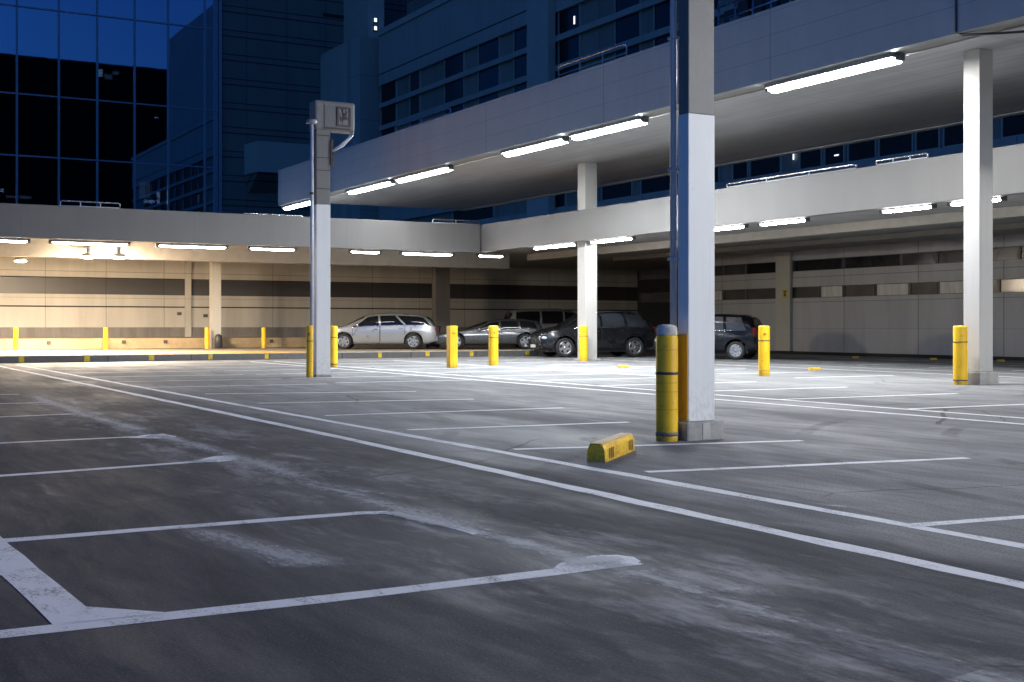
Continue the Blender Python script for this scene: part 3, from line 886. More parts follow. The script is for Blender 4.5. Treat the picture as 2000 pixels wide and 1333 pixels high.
# nearest column
nx, ny = 7.545, 9.68
cn = column('concrete_column', 'tall nearest column with its upper shade painted in, standing right of the fat yellow bollard', nx, ny, .32, .17, 0, 8.2, M['column_white'], (.45, .18, .30), 3.15, M['column_grey'])
b = MB(); b.box(-.175, -.1605, -.08, .08, .2, 1.02, .004); b.build('guard_plate', M['guard'], cn)
b = MB(); b.box(-.04, .05, -.154, -.1505, .012, .165); b.build('plinth_patch', M['column_beige'], cn)
dp = empty('downpipe', (nx - .19, ny + .115, 0), 0, 'thin grey downpipe clipped to the dark side of the nearest column', 'pipe')
b = MB(); b.tube([(0, 0, .15), (0, 0, 8.1)], .032, 14); b.build('pipe', M['pipe'], dp)
for z in (1.75, 2.62, 3.9, 5.2, 6.5):
    b = MB(); b.box(-.042, .045, -.06, .04, z - .014, z + .014, .004); b.build('bracket', M['pipe'], dp)
# far left slim column
lx, ly = on_y(618, 25.4) + .16, 25.56
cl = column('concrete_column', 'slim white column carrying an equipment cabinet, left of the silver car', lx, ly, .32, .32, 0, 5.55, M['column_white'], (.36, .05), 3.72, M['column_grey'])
b = MB()
for z in (4.05, 4.45, 4.72, 5.2): b.box(-.159, .159, -.1625, -.1575, z, z + .012)
b.build('joint', M['groove'], cl)
# pole beside it
px_, py_ = W(609, 26.6)
po = empty('slim_pole', (px_, py_, 0), 0, 'thin dark pole with a round cap rising beside the slim white column', 'pole')
b = MB(); b.tube([(0, 0, 0), (0, 0, 5.42)], .036, 14); b.build('pole', M['pipe'], po)
b = MB(); b.lathe([(.04, 5.40), (.11, 5.42), (.12, 5.46), (.09, 5.50), (0, 5.52)], 20); b.build('cap', M['housing'], po)
b = MB(); b.lathe([(.037, 3.9), (.046, 3.9), (.046, 3.95), (.037, 3.95)], 14); b.build('collar', M['darkmetal'], po)
# cabinet on top of that column (faces the lot)
cz0, cz1 = zat(256, lx, ly), zat(199, lx, ly)
cb = empty('equipment_cabinet', (lx + .30, ly, cz0), 0, 'grey equipment cabinet with a dark framed window on top of the slim white column', 'cabinet')
hh = cz1 - cz0
b = MB(); b.box(-.50, .42, -.2, .2, -.0, hh, .05); b.build('casing', M['cabinet'], cb)
b = MB(); b.box(-.30, .30, -.218, -.2005, .06, hh - .1, .006); b.build('panel', M['column_grey'], cb)
b = MB(); b.box(-.02, .30, -.245, -.219, .09, .13); b.box(-.02, .30, -.245, -.219, hh - .16, hh - .12); b.box(-.02, .02, -.245, -.219, .131, hh - .161); b.box(.26, .30, -.245, -.219, .131, hh - .161)
fr = b.build('window_frame', M['darkmetal'], cb)
b = MB(); b.box(.021, .259, -.228, -.219, .131, hh - .161); b.build('window_panel', M['screen'], fr)
b = MB()
for k in range(7):
    a = (.04 + .2 * random.random(), -.236, .2 + .3 * random.random()); c = (.04 + .2 * random.random(), -.236, .2 + .3 * random.random())
    b.tube([a, ((a[0] + c[0]) / 2, -.242, min(a[2], c[2]) - .03), c], .006, 6)
b.box(.05, .23, -.24, -.229, .24, .30, .004)
b.build('wiring', M['darkmetal'], fr)
b = MB(); b.box(-.31, .31, -.226, -.2185, .02, .055); b.build('sill', M['darkmetal'], cb)
b = MB(); b.tube([(.36, -.1, 0), (.30, -.18, -.12), (.05, -.2, -.35), (-.12, -.19, -.45)], .035, 8); b.tube([(.40, -.1, .03), (.36, -.19, -.08), (.12, -.22, -.33), (-.10, -.21, -.42)], .022, 8)
b.build('cable', M['pipe'], cb)
b = MB(); b.poly([(-.16, -.17, -.75), (-.10, -.21, -.72), (-.07, -.21, -.2), (-.13, -.17, -.25)]); b.box(-.15, -.08, -.2, -.166, -.78, -.2, .01); b.build('bracket', M['wood'], cb)
# right column under the upper deck
rx, ry = 19.12, 16.0
column('concrete_column', 'pale two sided column on a square plinth at the right edge behind a yellow bollard', rx + .18, ry + .18, .37, .37, 0, 6.298, M['column_beige'], (.52, .24))
# middle column
mx_, my_ = 21.5, 33.25
column('concrete_column', 'pale square column in front of the black car and the bent deck corner', mx_ + .23, my_ + .23, .45, .45, 0, 6.298, M['column_beige'], (.62, .05))
# columns under the left deck
xa, xb_ = on_y(408, 49.2), on_y(437, 48.9)
column('concrete_column', 'stout beige column under the left deck by the beige wall and yellow posts', (xa + xb_) / 2, 49.2, (xb_ - xa) * .72, .4, .2, 3.995, M['column_beige'])
xa, xb_ = on_y(851, 51.5), on_y(879, 51.5)
cc = column('concrete_column', 'dark taupe column behind the silver car under the deck', (xa + xb_) / 2, 51.7, xb_ - xa, .4, .2, 3.995, M['column_dark'])
b = MB(); b.box(.02, .12, -.23, -.201, 2.15, 2.35, .008); b.build('switch_box', M['cabinet'], cc)

# ------------------------------------------------------------------ lamps
visor_drop = .42
def lamp(p0, p1, mat, label, group, wid=.2, visor=0):
    """linear batten lamp from p0 to p1, hung from the beam above"""
    p0, p1 = Vector(p0), Vector(p1)
    d = p1 - p0; L = d.length
    r = empty('linear_lamp', (p0 + p1) / 2, math.atan2(d.y, d.x), label, 'ceiling lamp', group)
    h = L / 2 - .10
    b = MB(); b.box(-h - .0, h + .0, -wid * 1.0, wid * .62, .045, .13, .012); b.build('housing', M['housing'], r)
    # rounded diffuser: half-round section with tapered round ends
    b = MB()
    n, m = 8, 12
    xs = [-h, -h + .02, -h + .06, -h + .12] + [ -h + .12 + (2 * h - .24) * k / 6 for k in range(1, 6)] + [h - .12, h - .06, h - .02, h]
    rows_ = []
    for x in xs:
        e = min(1.0, (h - abs(x)) / .12)
        q = math.sqrt(max(0.0, 1 - (1 - e) ** 2)) * .9 + .1
        row = []
        for k in range(n + 1):
            a = math.pi * k / n
            row.append((x, math.cos(a) * wid / 2 * (.55 + .45 * q), .05 - math.sin(a) * wid * .5 * q))
        rows_.append(row)
    b.grid(rows_)
    b.build('diffuser', mat, r)
    if visor:
        # added unseen blade that keeps lamp light off the lower deck and soffit
        b = MB(); b.quad((-h + .02, visor * wid * .56, .1), (h - .02, visor * wid * .56, .1), (h - .02, visor * wid * .62, .05 - wid * visor_drop), (-h + .02, visor * wid * .62, .05 - wid * visor_drop))
        b.bm.faces.ensure_lookup_table()
        bmesh.ops.solidify(b.bm, geom=b.bm.faces[:], thickness=.008)
        b.build('added_light_shield', M['housing'], r)
    for s in (-1, 1):
        b = MB(); b.box(s * (h + .045) - .05, s * (h + .045) + .05, -wid * .46, wid * .46, -.01, .125, .02); b.build('end_cap', M['darkcap'], r)
    return r
UXL, UZL, UV = 17.45, 5.97, 1
ulabs = ['largest white tube lamp glowing under the upper deck right of the nearest column',
         'white tube lamp under the upper deck just left of the nearest column', 'white tube lamp under the upper deck, second left of the nearest column',
         'white tube lamp under the upper deck, longer one of the pair near the slim column', 'white tube lamp under the upper deck directly right of the slim cabinet column',
         'small white tube lamp left of the slim column, at the upper deck end']
upx = [(1500, 1762), (1118, 1262), (985, 1107), (776, 882), (682, 768), (556, 622)]
for i, ((a, c), lb) in enumerate(zip(upx, ulabs)):
    lamp((UXL, on_x(a, UXL), UZL), (UXL, on_x(c, UXL), UZL), M['lamp_side' if i == 0 else 'lamp_far' if i > 2 else 'lamp_cool'], lb, 'tube lamps under the upper deck', .19, UV)
# added unseen lamps past the right edge, placed to light the near column's front
for k in range(5):
    y1 = 5.2 - 4.1 * k
    lamp((UXL, y1, UZL), (UXL, y1 - 3.5, UZL), M['lamp_side'], 'unseen tube lamp added past the right edge to light the nearest column', 'added unseen tube lamps past the right edge', .19, UV)
# lower right deck
LXL, LZL = XL + .42, 3.70
lpx = [(1042, 1128), (1153, 1240), (1382, 1460), (1482, 1580), (1720, 1828), (1852, 1965)]
llabs = ['tube lamp under the right lower deck left of the middle column', 'tube lamp under the right lower deck right of the middle column',
         'tube lamp under the right lower deck cut off by the nearest column', 'tube lamp under the right lower deck above the bollard beside the hatchback',
         'tube lamp under the right lower deck left of the plinth column', 'tube lamp under the right lower deck half hidden by the plinth column']
for (a, c), lb in zip(lpx, llabs):
    lamp((LXL, on_x(a, LXL), LZL), (LXL, on_x(c, LXL), LZL), M['lamp_neutral'], lb, 'tube lamps under the lower deck', .115)
for k in range(2):
    y1 = 14.4 - 6 * k
    lamp((LXL, y1, LZL), (LXL, y1 - 3, LZL), M['lamp_neutral'], 'white tube lamp of the lower deck row that runs on past the right edge', 'lower tube lamps continuing past the right edge', .13)
# left deck
LYL = YL + .42
kpx = [(-80, 60), (95, 255), (304, 446), (483, 580), (680, 745), (780, 887), (930, 986)]
klabs = ['tube lamp under the left deck cut by the left picture edge', 'tube lamp under the left deck in front of the warm floodlights', 'longest plain tube lamp under the left deck right of the floodlights',
         'tube lamp under the left deck above the fourth yellow post', 'short tube lamp under the left deck right of the slim white column', 'tube lamp under the left deck above the grey coupe', 'short tube lamp at the inner corner of the lower deck']
for (a, c), lb in zip(kpx, klabs):
    lamp((on_y(a, LYL), LYL, 3.62), (on_y(c, LYL), LYL, 3.62), M['lamp_dim'], lb, 'tube lamps under the lower deck', .115)
# warm floods
for i, (px, y, lb) in enumerate(((172, 43.2, 'round warm floodlight under the left deck, left one of the glaring pair'), (232, 43.0, 'round warm floodlight under the left deck, right one of the glaring pair'),
                              (40, 47.0, 'warm floodlight under the left deck nearest the left picture edge'))):
    x = on_y(px, y)
    r = empty('flood_lamp', (x, y, 3.42), 0, lb, 'floodlight', 'warm floodlights under the left deck')
    b = MB(); b.lathe([(0, .57), (.06, .57), (.06, .12), (.2, .08), (.22, .0), (.19, -.02)], 20); b.build('housing', M['housing'], r)
    b = MB(); b.lathe([(.188, -.015), (.17, -.045), (.10, -.065), (0, -.07)], 16); b.build('lens', M['lamp_warm'], r)

# ------------------------------------------------------------------ bollards
def bollard(px, py, wpx, label, style, z=0.0, hgt=None):
    p = G(px, py, z)
    Y = dep(p.x, p.y)
    r_ = wpx / 2 * Y / F
    h = hgt or H
    r = empty('yellow_bollard', (p.x, p.y + r_ * .5, z), 0, label, 'bollard', 'yellow bollards in the car park')
    top = h
    if style == 'cement': top = h - .085
    b = MB()
    if style == 'square':
        b.box(-r_ * .92, r_ * .92, -r_ * .92, r_ * .92, -.02, top, .012)
    else:
        b.lathe([(0, -.02), (r_, -.02), (r_, .0), (r_ * 1.0, top - .03), (r_ * .97, top - .01), (r_ * .88, top), (0, top + .008)], 40)
    b.build('post', M['bollard'], r)
    if style == 'cement':
        b = MB(); b.lathe([(r_ * .93, top - .0), (r_ * .94, top + .06), (r_ * .85, top + .085), (r_ * .4, top + .1), (0, top + .1)], 28); b.build('cap', M['cement'], r)
    def ring(z0, z1, mat, e=.004):
        b = MB()
        if style == 'square': b.box(-r_ * .92 - e, r_ * .92 + e, -r_ * .92 - e, r_ * .92 + e, z0, z1)
        else: b.lathe([(r_ - .01, z0), (r_ + e, z0), (r_ + e, z1), (r_ - .01, z1)], 40)
        b.build('band', mat, r)
    if style == 'cement':
        ring(.635, .66, M['band']); ring(.05, .085, M['bandgrey'])
        for zz in (.87, .47, .30, .555): ring(zz, zz + .005, M['bandyel'], .002)
    elif style == 'two':
        ring(.72 * h, .735 * h, M['band']); ring(.075, .095, M['band'])
    elif style == 'one':
        ring(.70 * h, .715 * h, M['band']); ring(.34, .345, M['bandyel'], .002)
    elif style == 'marked':
        ring(.70 * h, .715 * h, M['band']); ring(.12, .13, M['bandyel'], .003)
    # scuffed black marks on the facing side
    if style in ('marked', 'square', 'one'):
        b = MB()
        fx, fy = -Ss, -Cc     # towards the viewer
        for k in range(4):
            a = random.uniform(-.35, .35)
            ca = math.atan2(fy, fx) + a
            zz = h * .83 + random.uniform(-.02, .03)
            rr = r_ + .002 if style != 'square' else r_ * .92 + .002
            if style == 'square':
                b.box(-.03 + .02 * k - .02, -.018 + .02 * k - .01, -rr - .001, -rr + .004, zz - .01, zz + .012)
            else:
                b.obox((math.cos(ca) * rr, math.sin(ca) * rr, zz), (.006, .03, .012), Matrix.Rotation(ca, 4, 'Z') @ Matrix.Rotation(random.uniform(-.5, .5), 4, 'X'))
        b.build('scuff', M['sign_ink'], r)
    return r
bollard(1309, 862, 43, 'fat yellow bollard with a crumbly cement top and black bands beside the nearest column', 'cement')
bollard(606, 738, 13, 'thin yellow bollard standing left of the slim white column', 'one')
bollard(652, 718, 18, 'yellow bollard tucked behind the slim white column by the silver car', 'two')
bollard(885, 719, 18, 'square yellow bollard with a small dark mark, left of the banded one', 'square')
bollard(966, 715, 19, 'yellow bollard with a dark upper band in front of the grey coupe', 'marked')
bollard(1142, 705.5, 17, 'yellow bollard at the foot of the middle column before the black car', 'one')
bollard(1496, 735, 22, 'yellow bollard standing at the tail of the black hatchback', 'marked')
bollard(1881, 752, 27, 'yellow bollard with two thin black bands beside the plinth column at right', 'two')
for px, lb in ((31, 'slim yellow post on the pavement, leftmost by the picture edge'), (207, 'slim yellow post on the pavement, second from the left under the floodlights'),
               (405, 'slim yellow post on the pavement in front of the stout beige column'), (516, 'slim yellow post on the pavement just right of the stout beige column')):
    Y = dep(on_y(px, 48.7), 48.7)
    bollard(px, HOR + (H - .2) * F / Y, 9, lb, 'plainpost', .2, .84)

# ------------------------------------------------------------------ wheel stops
def wheel_stop(p0, p1, w, h, label, marks=True):
    p0, p1 = Vector((*p0, 0)), Vector((*p1, 0))
    d = p1 - p0; L = d.length
    r = empty('wheel_stop', (p0 + p1) / 2, math.atan2(d.y, d.x), label, 'wheel stop', 'yellow wheel stops')
    b = MB()
    prof = [(-w / 2, 0.0), (-w * .46, h * .7), (-w * .36, h * .94), (-w * .2, h), (w * .2, h), (w * .36, h * .94), (w * .46, h * .7), (w / 2, 0.0)]
    xs = [-L / 2, -L / 2 + .02, L / 2 - .02, L / 2]
    rows_ = []
    for i, x in enumerate(xs):
        s = .93 if i in (0, 3) else 1.0
        rows_.append([(x, y * s, z * s) for y, z in prof])
    b.grid(rows_)
    b.poly([q for q in rows_[0]]); b.poly([q for q in rows_[-1][::-1]])
    o = b.build('block', M['bollard'], r)
    for f in o.data.polygons: f.use_smooth = False
    if marks:
        b = MB()
        for s in (-1, 1):
            for k in range(3):
                x = s * (L / 2 - .12 - .06 * k)
                for sd in (-1, 1):
                    b.quad((x - .011, sd * (w / 2 + .003), .02), (x + .011, sd * (w / 2 + .003), .02), (x + .025, sd * (w * .46 + .004), h * .7), (x + .003, sd * (w * .46 + .004), h * .7))
        b.build('hazard_stripe', M['sign_ink'], r)
        b = MB(); b.box(-L / 2 + .004, L / 2 - .01, -w * .3, w * .3, h - .004, h + .0025); b.build('worn_top', plain('worn_cream_top', (.62, .44, .20), .7, var=.25, nscale=9), r)
    return r
a, c = G(1164, 903), G(1211, 884)
dcam = (c - a).normalized()
wheel_stop((a.x, a.y), (a + dcam * 1.05)[:2], .165, .148, 'yellow wheel stop with black hazard stripes lying beside the near double line')
for px, py, lb in ((1217, 719, 'small yellow wheel stop on the far bays right of the middle column'), (1591, 723.5, 'small yellow wheel stop on the far bays right of the hatchback bollard'),
                   (1671, 700, 'tiny yellow stop at the grey wall left of the other two'), (1823, 703.5, 'tiny yellow stop at the grey wall left of the plinth column'), (1955, 707, 'tiny yellow stop at the grey wall right of the plinth column')):
    p = G(px, py)
    wheel_stop((p.x - (.13 if py > 712 else .08), p.y + .06), (p.x + (.13 if py > 712 else .08), p.y - .06), .13, .07, lb, False)

# small dark hydrant-like post at the stout column
p = W(433, 49.0)
b = MB(); b.lathe([(0, 0), (.16, 0), (.16, .38), (.13, .5), (.07, .57), (0, .58)], 18)
o = b.build('standpipe_cover', M['darkmetal']); o.location = (p[0], 48.7, .2)
tag(o, 'small dark round topped stub standing right of the stout beige column', 'standpipe')

# yellow sign on right pilaster
y0 = (on_x(1548, XR - .14) + on_x(1520, XR - .14)) / 2
sg = empty('wall_sign', (XR - .145, y0, 2.35), 0, 'small yellow sign fixed on the grey pilaster above the bollard by the hatchback', 'sign')
b = MB(); b.box(-.02, 0, -.13, .13, -.17, .17, .004); b.build('board', M['sign_yellow'], sg)
b = MB(); b.box(-.024, -.0205, -.08, .08, .05, .11); b.box(-.024, -.0205, -.05, .05, -.1, .02); b.build('pictogram', M['sign_ink'], sg)

# ------------------------------------------------------------------ handrails on the decks
def rail(pts, hgt, label, posts=3, r_=.025, base=None):
    """pts: foot points along the parapet top"""
    pts = [Vector(p) for p in pts]
    o = empty('handrail', pts[0], 0, label, 'handrail')
    P0 = pts[0]
    a, c = pts[0] - P0, pts[-1] - P0
    up_ = Vector((0, 0, hgt))
    b = MB(); b.tube([a + Vector((0, 0, hgt * .35)), a + up_ * .92, a.lerp(c, .03) + up_, c.lerp(a, .03) + up_, c + up_ * .92, c + Vector((0, 0, hgt * .3))], r_, 10); b.build('top_rail', M['steel'], o)
    for k in range(posts):
        q = a.lerp(c, k / (posts - 1) if posts > 1 else 0)
        b = MB(); b.tube([q - Vector((0, 0, .8)), q + up_ * .95], r_ * .8, 8); b.build('post', M['pipe'], o)
    b = MB(); b.tube([a + up_ * .45, c + up_ * .45], r_ * .6, 8); b.build('lower_rail', M['pipe'], o)
    return o
def urail(pa, pb, hgt, label, posts=3, xo=.32):
    x = XU + xo
    rail([(x, on_x(pa, x), 7.57), (x, on_x(pb, x), 7.57)], hgt, label, posts)
urail(772, 880, .30, 'steel handrail on the upper deck right of the slim cabinet column')
urail(1091, 1224, .42, 'long bright steel handrail on the upper deck left of the nearest column', 4)
urail(597, 611, .35, 'short steel handrail stub at the far left end of the upper deck', 2)
urail(656, 692, .32, 'short steel handrail just behind the slim cabinet column', 2)
for pa, pb, lb in ((845, 985, 'low steel handrail above the inner corner of the lower deck'), (1420, 1672, 'long low steel handrail on the right lower deck behind the nearest column'), (1712, 1812, 'low steel handrail on the right lower deck left of the plinth column')):
    x = XL + .35
    if pa == 845:
        y = YL + .5
        rail([(on_y(845, y), y, 4.7), (on_y(935, y), y, 4.7)], .22, lb, 3)
    else:
        rail([(x, on_x(pa, x), 4.75), (x, on_x(pb, x), 4.75)], .16, lb, 4)
rail([(on_y(118, 40.4), 40.4, 4.7), (on_y(234, 40.4), 40.4, 4.7)], .27, 'bright steel handrail on the left deck below the glass panes', 4)
rail([(on_y(474, 41.5), 41.5, 4.7), (on_y(590, 41.5), 41.5, 4.7)], .24, 'steel handrail on the left deck left of the slim cabinet column', 4)
# dark clutter on the deck beside the top of the nearest column
ck = empty('rooftop_machinery', (XU + 1.0, on_x(1450, XU + 1), 6.75), 0, 'dark rooftop machinery with pipes and boxes beside the top of the nearest column', 'machinery')
cy0 = on_x(1400, XU + 1) - on_x(1450, XU + 1); cy1 = on_x(1540, XU + 1) - on_x(1450, XU + 1)
b = MB()
for k in range(7):
    b.box(.2 + .02 * k, .9, cy0 - .45 * k - .36, cy0 - .45 * k, 0, 1.55 + .12 * (k % 3), .02)
b.build('casing', M['darkmetal'], ck)
b = MB()
for z in (1.05, 1.3, 1.62): b.tube([(.05, cy0, z), (.05, cy1, z + .05)], .03, 8)
for k in range(5): b.tube([(.05, cy0 + (cy1 - cy0) * k / 4, .3), (.05, cy0 + (cy1 - cy0) * k / 4, 1.7)], .025, 8)
b.build('pipework', M['steel'], ck)
b = MB(); b.box(-.05, .04, cy0 - .8, cy0 - .5, .95, 1.25, .01); b.box(-.05, .04, cy0 - .34, cy0 - .04, .85, 1.15, .01); b.build('junction_box', M['cabinet'], ck)
# hanging cable at the right fascia joint
yj = on_x(1868, XU)
b = MB()
b.tube([(XU - .012, yj, 7.5), (XU - .012, yj, 6.14), (XU + .1, yj - .05, 6.07), (XU + .35, yj - .5, 6.03), (XU + .62, yj - 1.0, 6.0), (XU + .9, yj - 1.5, 6.05), (XU + 1.5, yj - 2.4, 6.24)], .022, 8)
b.tube([(XU + .05, yj, 6.09), (XU + .3, yj - .6, 6.0), (XU + .8, yj - 1.3, 5.98), (XU + 1.4, yj - 2.3, 6.22)], .014, 8)
tag(b.build('hanging_cable', M['darkmetal']), 'black cable sagging under the upper deck joint at the top right', 'cable')
# conduit linking the lamps
b = MB()
b.tube([(UXL + .16, -20, 6.085), (UXL + .16, YU1 - .5, 6.085)], .014, 8)
tag(b.build('lamp_conduit', M['pipe']), 'thin conduit running between the lamps along the upper deck beam', 'conduit')

# ------------------------------------------------------------------ cars
def smooth_fn(pts, L, width=.12):
    xs = np.linspace(-L / 2 - .3, L / 2 + .3, 900)
    px = [p[0] for p in pts]; pz = [p[1] for p in pts]
    z = np.interp(xs, px, pz)
    k = max(3, int(width / (xs[1] - xs[0])) | 1)
    ker = np.hanning(k + 2)[1:-1]; ker /= ker.sum()
    zp = np.pad(z, k // 2, mode='edge')
    zs = np.convolve(zp, ker, mode='valid')
    return lambda x: float(np.interp(x, xs, zs))

def make_car(name, label, loc, heading, P):
    L, Wd = P['L'], P['W']
    root = empty(name, loc, heading, label, 'car')
    paint = M[P['paint']]
    top = smooth_fn(P['top'], L, P.get('soft', .16)); belt = smooth_fn(P['belt'], L, .2)
    hw = Wd / 2
    zsill = P.get('sill', .24)
    wr = P['wr']; xf = L / 2 - P['fo']; xr = xf - P['wb']
    nn, mm = P.get('n', 3.6), P.get('m', 2.2)
    def w(x):
        q = max(0.0, (abs(x) - (L / 2 - .75)) / .75)
        return hw * (1 - (P.get('nose', .26) if x > 0 else P.get('tailr', .16)) * q ** 2.4)
    def side(x, z):
        """half width on the flank below the belt line"""
        b_ = belt(x)
        s = max(0, min(1, (z - .2) / max(.05, b_ - .2)))
        bul = .93 + .07 * math.sin(math.pi * min(1, (s * .78 + .12)))
        crease = .012 * math.exp(-((s - .72) / .06) ** 2)
        return w(x) * (bul + crease) * .985
    def yb(x): return side(x, belt(x))
    def up(x, z):
        b_, t_ = belt(x), top(x)
        s = max(0, min(1, (z - b_) / max(.02, t_ - b_)))
        return yb(x) * (1 - s ** mm) ** (1 / nn)
    def roofz(x, y):
        b_, t_ = belt(x), top(x)
        q = min(1, abs(y) / yb(x))
        return b_ + (t_ - b_) * (1 - q ** nn) ** (1 / mm)
    def zbot(x):
        z = zsill + (.1 if abs(x) > L / 2 - .35 else 0) * min(1, (abs(x) - (L / 2 - .35)) / .35)
        for xc in (xf, xr):
            R_ = wr + .065
            d = abs(x - xc)
            if d < R_: z = max(z, wr + math.sqrt(R_ * R_ - d * d))
        return z
    xs = sorted(set([-L / 2 + L * k / 90 for k in range(91)] + [c + (wr + .065) * math.sin(math.pi * k / 22 - math.pi / 2) for c in (xf, xr) for k in range(23)]))
    rows_ = []
    for x in xs:
        zb_, b_, t_ = zbot(x), belt(x), top(x)
        zb_ = min(zb_, b_ - .02)
        half = [(side(x, zb_) - .10, zb_)]
        for k in range(9):
            z = zb_ + (b_ - zb_) * k / 8
            half.append((side(x, z), z))
        for k in range(1, 11):
            a = k / 10 * math.pi / 2
            s = math.sin(a) ** (2 / mm)
            s = 1 - (1 - k / 10) ** 1.8
            z = b_ + (t_ - b_) * s
            half.append((up(x, z) if k < 10 else 0.0, z))
        row = [(x, -y, z) for y, z in half] + [(x, y, z) for y, z in half[-2::-1]]
        rows_.append(row)
    b = MB(); b.grid(rows_)
    for e in (rows_[0], rows_[-1]):
        b.poly(e)
    bmesh.ops.remove_doubles(b.bm, verts=b.bm.verts[:], dist=.0005)
    body = b.build('body', paint, root)
    b = MB(); b.box(-L / 2 + .25, L / 2 - .25, -hw * .8, hw * .8, .19, .45); 
    b.build('underbody', M['trim'], root)
    # wheels
    for xc in (xf, xr):
        for s in (-1, 1):
            Mx = Matrix.Translation((xc, s * (hw - .125), wr)) @ Matrix.Rotation(-s * math.pi / 2, 4, 'X')
            b = MB()
            b.lathe([(wr * .62, -.1), (wr * .9, -.105), (wr * .985, -.08), (wr, -.05), (wr, .05), (wr * .985, .08), (wr * .9, .105), (wr * .66, .098), (wr * .62, .05)], 36, Mx)
            wh = b.build('wheel', M['rubber'], root)
            b = MB()
            b.lathe([(wr * .66, .06), (wr * .68, .099), (wr * .61, .097), (wr * .58, .035), (wr * .56, .03)], 32, Mx)
            ns = P.get('spokes', 5)
            for k in range(ns):
                A = Mx @ Matrix.Rotation(2 * math.pi * k / ns + .3, 4, 'Z')
                bb = bmesh.new()
                bmesh.ops.create_cube(bb, size=1.0)
                for v in bb.verts:
                    v.co.x = wr * (.08 if v.co.x < 0 else .60)
                    wdt = wr * (.20 if v.co.x < wr * .3 else .13)
                    v.co.y = wdt * (1 if v.co.y > 0 else -1)
                    v.co.z = .07 + (.02 if v.co.z > 0 else -.02)
                b.join(bb, A)
            b.lathe([(wr * .17, .05), (wr * .17, .1), (wr * .10, .108), (0, .108)], 16, Mx)
            b.build('rim', M['alloy'], wh)
            b = MB(); b.lathe([(wr * .60, .02), (0, .018)], 24, Mx); b.build('brake_disc', M['trim'], wh)
    # side windows
    for x0b, x1b, x0t, x1t in P['windows']:
        for s in (-1, 1):
            rows2 = []
            for j in range(7):
                v = j / 6
                row = []
                for i in range(13):
                    u = i / 12
                    xb1, xt1 = x0b + (x1b - x0b) * u, x0t + (x1t - x0t) * u
                    x = xb1 + (xt1 - xb1) * v
                    zl = belt(x) + .025
                    zh = belt(x) + (top(x) - belt(x)) * P.get('wf', .80)
                    z = zl + (max(zl + .004, zh) - zl) * v
                    row.append((x, s * (up(x, z) + .009), z))
                rows2.append(row)
            b = MB(); b.grid(rows2)
            sw = b.build('side_window', M[P.get('glass', 'carglass')], root)
    # chrome strip under the windows
    for s in (-1, 1):
        x0, x1 = P['windows'][-1][0], P['windows'][0][1]
        b = MB(); b.tube([(x0 + (x1 - x0) * k / 14, s * (yb(x0 + (x1 - x0) * k / 14) + .006), belt(x0 + (x1 - x0) * k / 14) + .012) for k in range(15)], .009, 6)
        b.build('window_trim', M['chrome'] if P.get('bright') else M['trim'], root)
    # windscreen and rear window
    for nm, (x0, x1) in (('windscreen', P['screen']), ('rear_window', P['rear'])):
        rows2 = []
        for i in range(11):
            x = x0 + (x1 - x0) * i / 10
            e = .02
            sl = (top(x + e) - top(x - e)) / (2 * e)
            nv = Vector((-sl, 0, 1)).normalized() * .012
            row = []
            for j in range(13):
                y = yb(x) * (.76 * (-1 + 2 * j / 12))
                row.append((x + nv.x, y, roofz(x, y) + nv.z))
            rows2.append(row)
        b = MB(); b.grid(rows2); b.build(nm, M['carglass'], root)
    # doors: proud skin with dark seams
    for x0, x1 in P['doors']:
        for s in (-1, 1):
            rows2 = []
            for j in range(8):
                row = []
                for i in range(9):
                    x = x0 + (x1 - x0) * i / 8
                    zl, zh = zsill + .10, belt(x) - .01
                    d = [abs(x - c) for c in (xf, xr)]
                    for c in (xf, xr):
                        if abs(x - c) < wr + .09: zl = max(zl, wr + math.sqrt((wr + .09) ** 2 - (x - c) ** 2))
                    z = zl + (zh - zl) * j / 7
                    row.append((x, s * (side(x, z) + .005), z))
                rows2.append(row)
            b = MB(); b.grid(rows2); dr = b.build('door', paint, root)
            b = MB()
            for x in (x0 - .012, x1 + .012):
                zl = zsill + .08
                for c in (xf, xr):
                    if abs(x - c) < wr + .09: zl = max(zl, wr + math.sqrt((wr + .09) ** 2 - (x - c) ** 2))
                zh = belt(x)
                b.grid([[(x - .007, s * (side(x, zl + (zh - zl) * k / 8) + .0065), zl + (zh - zl) * k / 8) for k in range(9)],
                        [(x + .007, s * (side(x, zl + (zh - zl) * k / 8) + .0065), zl + (zh - zl) * k / 8) for k in range(9)]])
            b.build('seam', M['trim'], dr)
            xh = x0 + .14; zh = belt(xh) - .12
            b = MB(); b.obox((xh, s * (side(xh, zh) + .018), zh), (.17, .03, .03), None, .008); b.build('handle', M['chrome'] if P.get('bright') else paint, dr)
    # mirrors
    xm = P['mirror']
    for s in (-1, 1):
        z = belt(xm) + .07
        b = MB()
        b.lathe([(0, -.1), (.07, -.08), (.095, 0), (.07, .08), (0, .1)], 12, Matrix.Translation((xm, s * (yb(xm) + .12), z)) @ Matrix.Diagonal((.75, 1.0, .75, 1)) @ Matrix.Rotation(math.pi / 2, 4, 'X'))
        b.obox((xm, s * (yb(xm) + .02), z - .05), (.05, .12, .03), None, .008)
        b.build('mirror', M['chrome'] if P.get('bright') else paint, root)
    # front: headlamps, grille, bumper, plate
    zf = belt(L / 2 - .1)
    xe = L / 2
